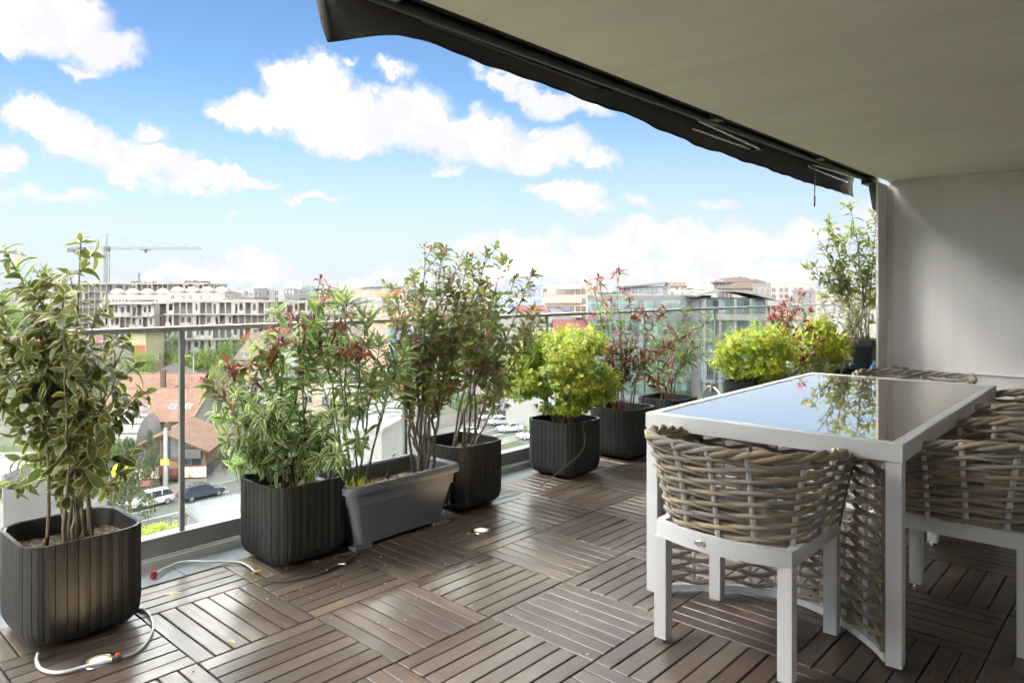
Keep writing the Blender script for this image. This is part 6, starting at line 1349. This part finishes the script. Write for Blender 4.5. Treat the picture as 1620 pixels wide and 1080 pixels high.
shrub('bushy light green shrub with wine red drooping shoot tips in the second planter', b, [(345, 575), (322, 600), (402, 600), (440, 490), (472, 500), (507, 440), (522, 452), (482, 530), (560, 505), (432, 530), (575, 560), (415, 560), (370, 590)], Y2,
      dict(a=dict(L=.098, W=.034, curl=.5, fold=.25, n=6), tipr=dict(L=.070, W=.018, shape='lance', curl=.9, fold=.4)), dict(a='laurel', tipr='young_red'), tipkinds=['tipr'], stem='stem_red', r0=.006, r1=.002, bow=.4, twigs=4, twl=(.05, .10), t_first=.45, step=.022, leafy=.35, droop=.25, size=(.6, 1.), tipc=6, djit=.10, seed=13, spread_base=.08, n_obj=240)
shrub('dense variegated cream-edged foliage spilling over the second planter', b+Vector((.03, -.02, .0)), [(355, 700), (390, 655), (430, 650), (470, 640), (510, 660), (540, 670), (575, 700), (400, 710), (450, 700), (500, 700), (540, 725), (370, 735), (420, 740), (480, 735), (350, 660), (380, 630)], Y2-.03,
      dict(a=dict(L=.090, W=.031, curl=.6, fold=.25, n=6)), dict(a='variegated'), stem='stem_brown', r0=.005, r1=.002, bow=.4, twigs=5, twl=(.06, .13), t_first=.35, step=.017, leafy=.3, droop=.35, size=(.6, 1.05), tipc=6, djit=.14, seed=14, spread_base=.08, n_obj=300)
b = Vector((-3.09, 2.17, .25)); Y3 = depth(b)
shrub('tall oleander with long narrow leaves in the near end of the grey trough', b, [(528, 490), (548, 480), (500, 520), (600, 545), (575, 500), (640, 560), (625, 585), (560, 560), (520, 580), (590, 620), (480, 560), (545, 640)], Y3,
      dict(a=dict(L=.160, W=.021, shape='lance', curl=.35, fold=.3, n=7)), dict(a='oleander'), name='oleander', stem='stem_green', r0=.0065, r1=.003, bow=.15, twigs=1, twl=(.08, .12), t_first=.7, step=.015, leafy=.50, droop=.05, size=(.6, 1.05), tipc=14, djit=.10, seed=15, spread_base=.05, n_obj=280)
gR = random.Random(3); LV = Leaves(); LV.kind('g', L_['gold'], L=.09, W=.006, shape='lance', curl=.5, fold=.2); tg = thing('grass_tuft', 'yellow-green grass tuft at the near end of the grey trough soil', 'grass', (-3.08, 2.16, .25))
for i in range(150):
    a = gR.random()*6.28; r = gR.random()*.07; LV.put('g', (r*math.cos(a), r*math.sin(a)*1.2, 0), (math.cos(a)*.5, math.sin(a)*.5, 1.), rvec(gR), gR.uniform(.4, 1.1))
LV.finish(tg, 0)
b = Vector((-3.09, 2.62, .25)); Y4 = depth(b)
pk = dict(a=dict(L=.074, W=.032, shape='obovate', curl=.3, fold=.3, n=5), tipr=dict(L=.055, W=.015, shape='lance', curl=.4, fold=.4)); pm_ = dict(a='photinia', tipr='pink_red', o='olive')
pk['o'] = dict(L=.06, W=.024, shape='ovate', curl=.5, fold=.3)
shrub('gnarled multi-stemmed photinia with green and coral red leaves in the far end of the trough', b, [(672, 388), (700, 398), (655, 430), (640, 465), (712, 430), (690, 450), (738, 425), (665, 500), (618, 500), (640, 590), (700, 560), (740, 520), (680, 600), (720, 610), (760, 560), (650, 540), (632, 620), (700, 500), (630, 460), (690, 520), (735, 470), (720, 545), (660, 560), (775, 500), (690, 640), (740, 600)], Y4,
      pk, pm_, tipkinds=['tipr', 'a', 'o', 'o', 'a'], name='photinia', stem='stem_grey', r0=.010, r1=.002, bow=.08, twigs=7, twl=(.08, .22), t_first=.42, step=.021, leafy=.62, droop=.05, size=(.6, 1.05), tipc=6, djit=.16, seed=16, spread_base=.05, kink=.018)
b = pc('p4'); Y5 = depth(b)
shrub('upright photinia with glossy dark green leaves in the planter behind the trough', b, [(745, 405), (770, 400), (795, 410), (842, 432), (815, 440), (760, 450), (790, 470), (835, 500), (850, 515), (780, 520), (745, 500), (730, 560), (795, 600), (760, 600), (700, 560), (800, 640), (770, 640), (825, 530)], Y5,
      pk, dict(a='photinia', tipr='maroon', o='photinia'), tipkinds=['a', 'tipr', 'a', 'o', 'a'], name='photinia', stem='stem_grey', r0=.008, r1=.002, bow=.08, twigs=6, twl=(.08, .2), t_first=.35, step=.024, leafy=.6, droop=.05, size=(.7, 1.15), tipc=6, djit=.16, seed=17, spread_base=.07, kink=.015)

def bush(label, key, c_px, rx, ry, Y, n, mats, seed, leaf=.042, z=.31, n_obj=300, rim=.62):
    R = random.Random(seed); base = pc(key, z); t = thing('euonymus', label, 'bush', tuple(base)); LV = Leaves()
    LV.kind('o', L_[mats[0]], L=leaf, W=leaf*.58, shape='round', curl=.25, fold=.2, n=4); LV.kind('i', L_[mats[1]], L=leaf*1.05, W=leaf*.62, shape='round', curl=.25, fold=.2, n=4)
    cen = cpt(c_px[0], c_px[1], Y)-base; ax, az = rx/FPX*Y, ry/FPX*Y
    # lumps make the clipped ball uneven
    lumps = []
    for k in range(26):
        v = rvec(R).normalized(); v.z = v.z*.95; lumps.append((Vector((v.x*ax*.68, v.y*ax*.68, v.z*az*.70)), R.uniform(.24, .40)*ax))
    m = MB(); st = []
    for k, (lc, lr) in enumerate(lumps):
        P_ = stem_path((R.uniform(-.05, .05), R.uniform(-.05, .05), 0), cen+lc*.9, .25, R, 8, .008); mm = MB(); mm.tube(P_, [.0065-.005*i/7 for i in range(8)], 6); o = mm.build('stem', M['stem_brown'], t, smooth=True)
    per = n//len(lumps)
    for lc, lr in lumps:
        for j in range(per//5):
            v = rvec(R).normalized(); v.z = v.z if v.z > -.3 else v.z*.5; p = cen+lc+v*lr*R.uniform(rim, 1.05); axd = (v+lc.normalized()*.5+Vector((0, 0, .55))+rvec(R, .25)).normalized(); s1 = axd.orthogonal().normalized(); s2 = axd.cross(s1); th = R.random()*6
            out = (p-cen).length/ax
            for q in range(5):
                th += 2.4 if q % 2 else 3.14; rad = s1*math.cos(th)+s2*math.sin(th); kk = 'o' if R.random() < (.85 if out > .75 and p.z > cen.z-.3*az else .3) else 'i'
                LV.put(kk, p+axd*(.010*q-.02), rad*(1.1-.12*q)+axd*(.35+.15*q), up=axd, sc_=R.uniform(.6, 1.1)*(1-.08*q), roll=R.uniform(-.3, .3))
    LV.finish(t, n_obj, base); return t
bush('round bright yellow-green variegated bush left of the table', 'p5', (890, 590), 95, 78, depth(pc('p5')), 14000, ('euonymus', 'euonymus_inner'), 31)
b = pc('p6'); Y6 = depth(b)
shrub('sparse shrub with dark red withered hanging leaves beside the round yellow-green bush', b, [(975, 428), (948, 448), (940, 455), (1000, 470), (1048, 485), (1030, 500), (965, 490), (1000, 540), (1060, 520), (938, 500), (985, 560), (1020, 570), (960, 570), (1045, 560), (1010, 600), (975, 610), (1065, 555), (930, 540), (1055, 590), (1080, 535), (1000, 500), (950, 600), (1035, 610)], Y6,
      dict(a=dict(L=.085, W=.024, curl=.4, fold=.3), tipm=dict(L=.085, W=.022, shape='lance', curl=.8, fold=.5)), dict(a='laurel', tipm='maroon'), tipkinds=['tipm'], stem='stem_red', r0=.006, r1=.002, bow=.35, twigs=4, twl=(.07, .16), t_first=.3, step=.026, leafy=.3, droop=.15, size=(.6, 1.), tipc=5, djit=.15, seed=18, n_obj=260)
b = pc('p7'); Y7 = depth(b)
shrub('thin branched oleander with bare lower stems behind the table corner', b, [(1120, 505), (1098, 520), (1085, 492), (1062, 545), (1112, 560), (1128, 540), (1075, 590), (1045, 600), (1090, 575)], Y7,
      dict(a=dict(L=.13, W=.02, shape='lance', curl=.3, fold=.3)), dict(a='oleander'), name='oleander', stem='stem_red', r0=.006, r1=.003, bow=.6, twigs=2, twl=(.08, .16), t_first=.55, step=.024, leafy=.6, droop=.05, size=(.6, 1.), tipc=9, djit=.15, seed=19, n_obj=160)
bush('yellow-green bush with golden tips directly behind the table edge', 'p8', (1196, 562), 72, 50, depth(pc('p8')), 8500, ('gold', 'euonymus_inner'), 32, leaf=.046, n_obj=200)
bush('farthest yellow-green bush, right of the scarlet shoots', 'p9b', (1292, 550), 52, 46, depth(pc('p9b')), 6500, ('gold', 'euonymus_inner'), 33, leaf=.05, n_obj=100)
b = pc('p9'); Y9 = depth(b)
shrub('scarlet leaved shoots standing between the two yellow-green bushes', b, [(1252, 475), (1270, 468), (1262, 490), (1236, 492), (1282, 492), (1278, 520), (1240, 520), (1225, 500), (1255, 540), (1285, 560), (1265, 575), (1300, 540)], Y9,
      dict(a=dict(L=.085, W=.026, curl=.3), tipr=dict(L=.09, W=.028, shape='lance', curl=.3)), dict(a='laurel', tipr='scarlet'), tipkinds=['tipr'], stem='stem_red', bow=.3, twigs=3, twl=(.08, .16), t_first=.4, step=.030, leafy=.55, size=(.7, 1.1), tipc=8, djit=.15, seed=20, n_obj=120)
shrub('low dark green leafy growth along the foot of the far planters', pc('p8')+Vector((.05, .5, -.02)), [(1235, 590), (1260, 585), (1285, 590), (1310, 588), (1330, 580), (1215, 600), (1345, 570), (1300, 570)], 8.0,
      dict(a=dict(L=.085, W=.026, curl=.4)), dict(a='photinia'), stem='stem_red', bow=.3, twigs=4, twl=(.1, .2), t_first=.2, step=.03, leafy=.3, size=(.7, 1.1), tipc=6, djit=.2, seed=21, n_obj=60, spread_base=.3)
slat_pot('low dark planter at the foot of the silver-edged shrub', -3.02, 8.45, side=.41, h=.385, separate=False)
b = Vector((-2.82, 8.66, .31)); Y10 = depth(b)
shrub('small-leaved silver-edged shrub in front of the far railing', b, [(1300, 470), (1320, 462), (1345, 470), (1360, 480), (1295, 500), (1330, 490), (1310, 520), (1350, 520), (1370, 500), (1335, 545), (1300, 540), (1325, 570), (1345, 575)], Y10,
      dict(a=dict(L=.06, W=.032, curl=.4, fold=.25)), dict(a='mini'), stem='stem_brown', bow=.3, twigs=6, twl=(.09, .2), t_first=.2, step=.022, leafy=.25, droop=.2, size=(.6, 1.05), tipc=4, djit=.2, seed=22, n_obj=200)
b = Vector((-2.74, 9.22, .66)); Y11 = depth(b)
shrub('tall airy shrub with large olive green leaves in the tall planter by the wall', b, [(1345, 325), (1312, 348), (1287, 368), (1385, 348), (1276, 420), (1300, 395), (1378, 405), (1395, 385), (1330, 380), (1360, 370), (1288, 440), (1322, 430), (1365, 440), (1392, 450), (1345, 460), (1310, 470), (1380, 480), (1375, 535)], Y11,
      dict(a=dict(L=.125, W=.050, curl=.35, fold=.25, n=6)), dict(a='olive'), name='tall_shrub', stem='stem_grey', r0=.010, r1=.003, bow=.35, twigs=4, twl=(.15, .32), t_first=.35, step=.045, leafy=.6, droop=.1, size=(.7, 1.1), tipc=4, djit=.2, seed=23, n_obj=300)
shrub('rust coloured leafy shrub at the railing behind the tall planter', Vector((-2.85, 9.6, .35)), [(1325, 462), (1340, 452), (1360, 448), (1375, 455), (1350, 470), (1385, 465)], depth(Vector((-2.85, 9.6, 0))),
      dict(a=dict(L=.06, W=.024, curl=.4)), dict(a='dry'), stem='stem_red', bow=.2, twigs=5, twl=(.1, .2), t_first=.5, step=.035, leafy=.6, size=(.7, 1.1), tipc=5, djit=.1, seed=24, n_obj=0)
# fallen leaves, one by one
for i, (px, py, mt, lab, s) in enumerate([(415, 905, 'gold', 'pale green fallen leaf beside the second planter', 1.), (398, 889, 'dry', 'small dry curled leaf by the foot of the second planter', .7), (741, 849, 'gold', 'pale yellow fallen leaf next to the glowing deck light', .8), (262, 945, 'dry', 'thin dry leaf on the slats right of the nearest planter', 1.2), (372, 1022, 'dry', 'withered flower stalk lying on the front slats', 1.1), (637, 898, 'young_red', 'tiny red petal on the slats below the trough', .4)]):
    V, F_, U = leaf_tpl(.055*s, .032*s*(.5 if mt == 'dry' else 1), curl=.25, fold=.12, n=5); me = bpy.data.meshes.new('blade'); me.from_pydata(V.tolist(), [], F_.tolist()); me.materials.append(L_[mt]); ul = me.uv_layers.new(name='UVMap'); ul.data.foreach_set('uv', U[F_.ravel()].ravel())
    p = gpt(px, py, 0); o = inst('fallen_leaf', me, None, (p.x, p.y, .012), (.15, -.1, rnd.uniform(0, 6.28))); tag(o, lab, 'leaf', 'leaves fallen on the deck')
# low curved mesh seat behind the table corner
t = thing('mesh_stool', 'low folding seat with arched dark mesh back between the far planters', 'stool', (-3.12, 6.15, 0), math.radians(-42))
arc = [(.29*math.cos(a), 0, .18+.22*math.sin(a)) for a in [math.pi*k/20 for k in range(21)]]
m = MB(); m.tube(arc+[(-.29, 0, .02)], .009, 8); m.tube([(.29, 0, .02), (.29, 0, .18)], .009, 8); m.build('frame', M['steel'], t, smooth=True)
mm = NT('dark_mesh'); e = mm.n('ShaderNodeTexChecker', {'Vector': mm.coord(), 'Scale': 160.}); bb = mm.n('ShaderNodeBsdfPrincipled', {'Base Color': (.05, .05, .052, 1), 'Roughness': .7}); tt = mm.n('ShaderNodeBsdfTransparent'); mx = mm.n('ShaderNodeMixShader', {0: .35}); mm.t.links.new(bb.outputs[0], mx.inputs[1]); mm.t.links.new(tt.outputs[0], mx.inputs[2]); mm.t.links.new(mx.outputs[0], mm.out.inputs['Surface'])
m = MB(); m.add([(x*.97, 0.004, z*.985) for x, y, z in arc]+[(x*.97, -.004, z*.985) for x, y, z in arc], [tuple(range(21)), tuple(range(41, 20, -1))]); m.build('mesh_back', mm.mat, t)
m = MB(); m.box(-.02, .02, -.018, .018, .35, .43, ch=.003); m.build('clasp', M['steel'], t); m = MB(); m.box(-.27, .27, 0.01, .34, .16, .175); m.build('seat', M['black_plastic'], t)
for x in (-.25, .25): m = MB(); m.tube([(x, .02, .16), (x, .32, .0)], .009, 6); m.build('leg', M['steel'], t)
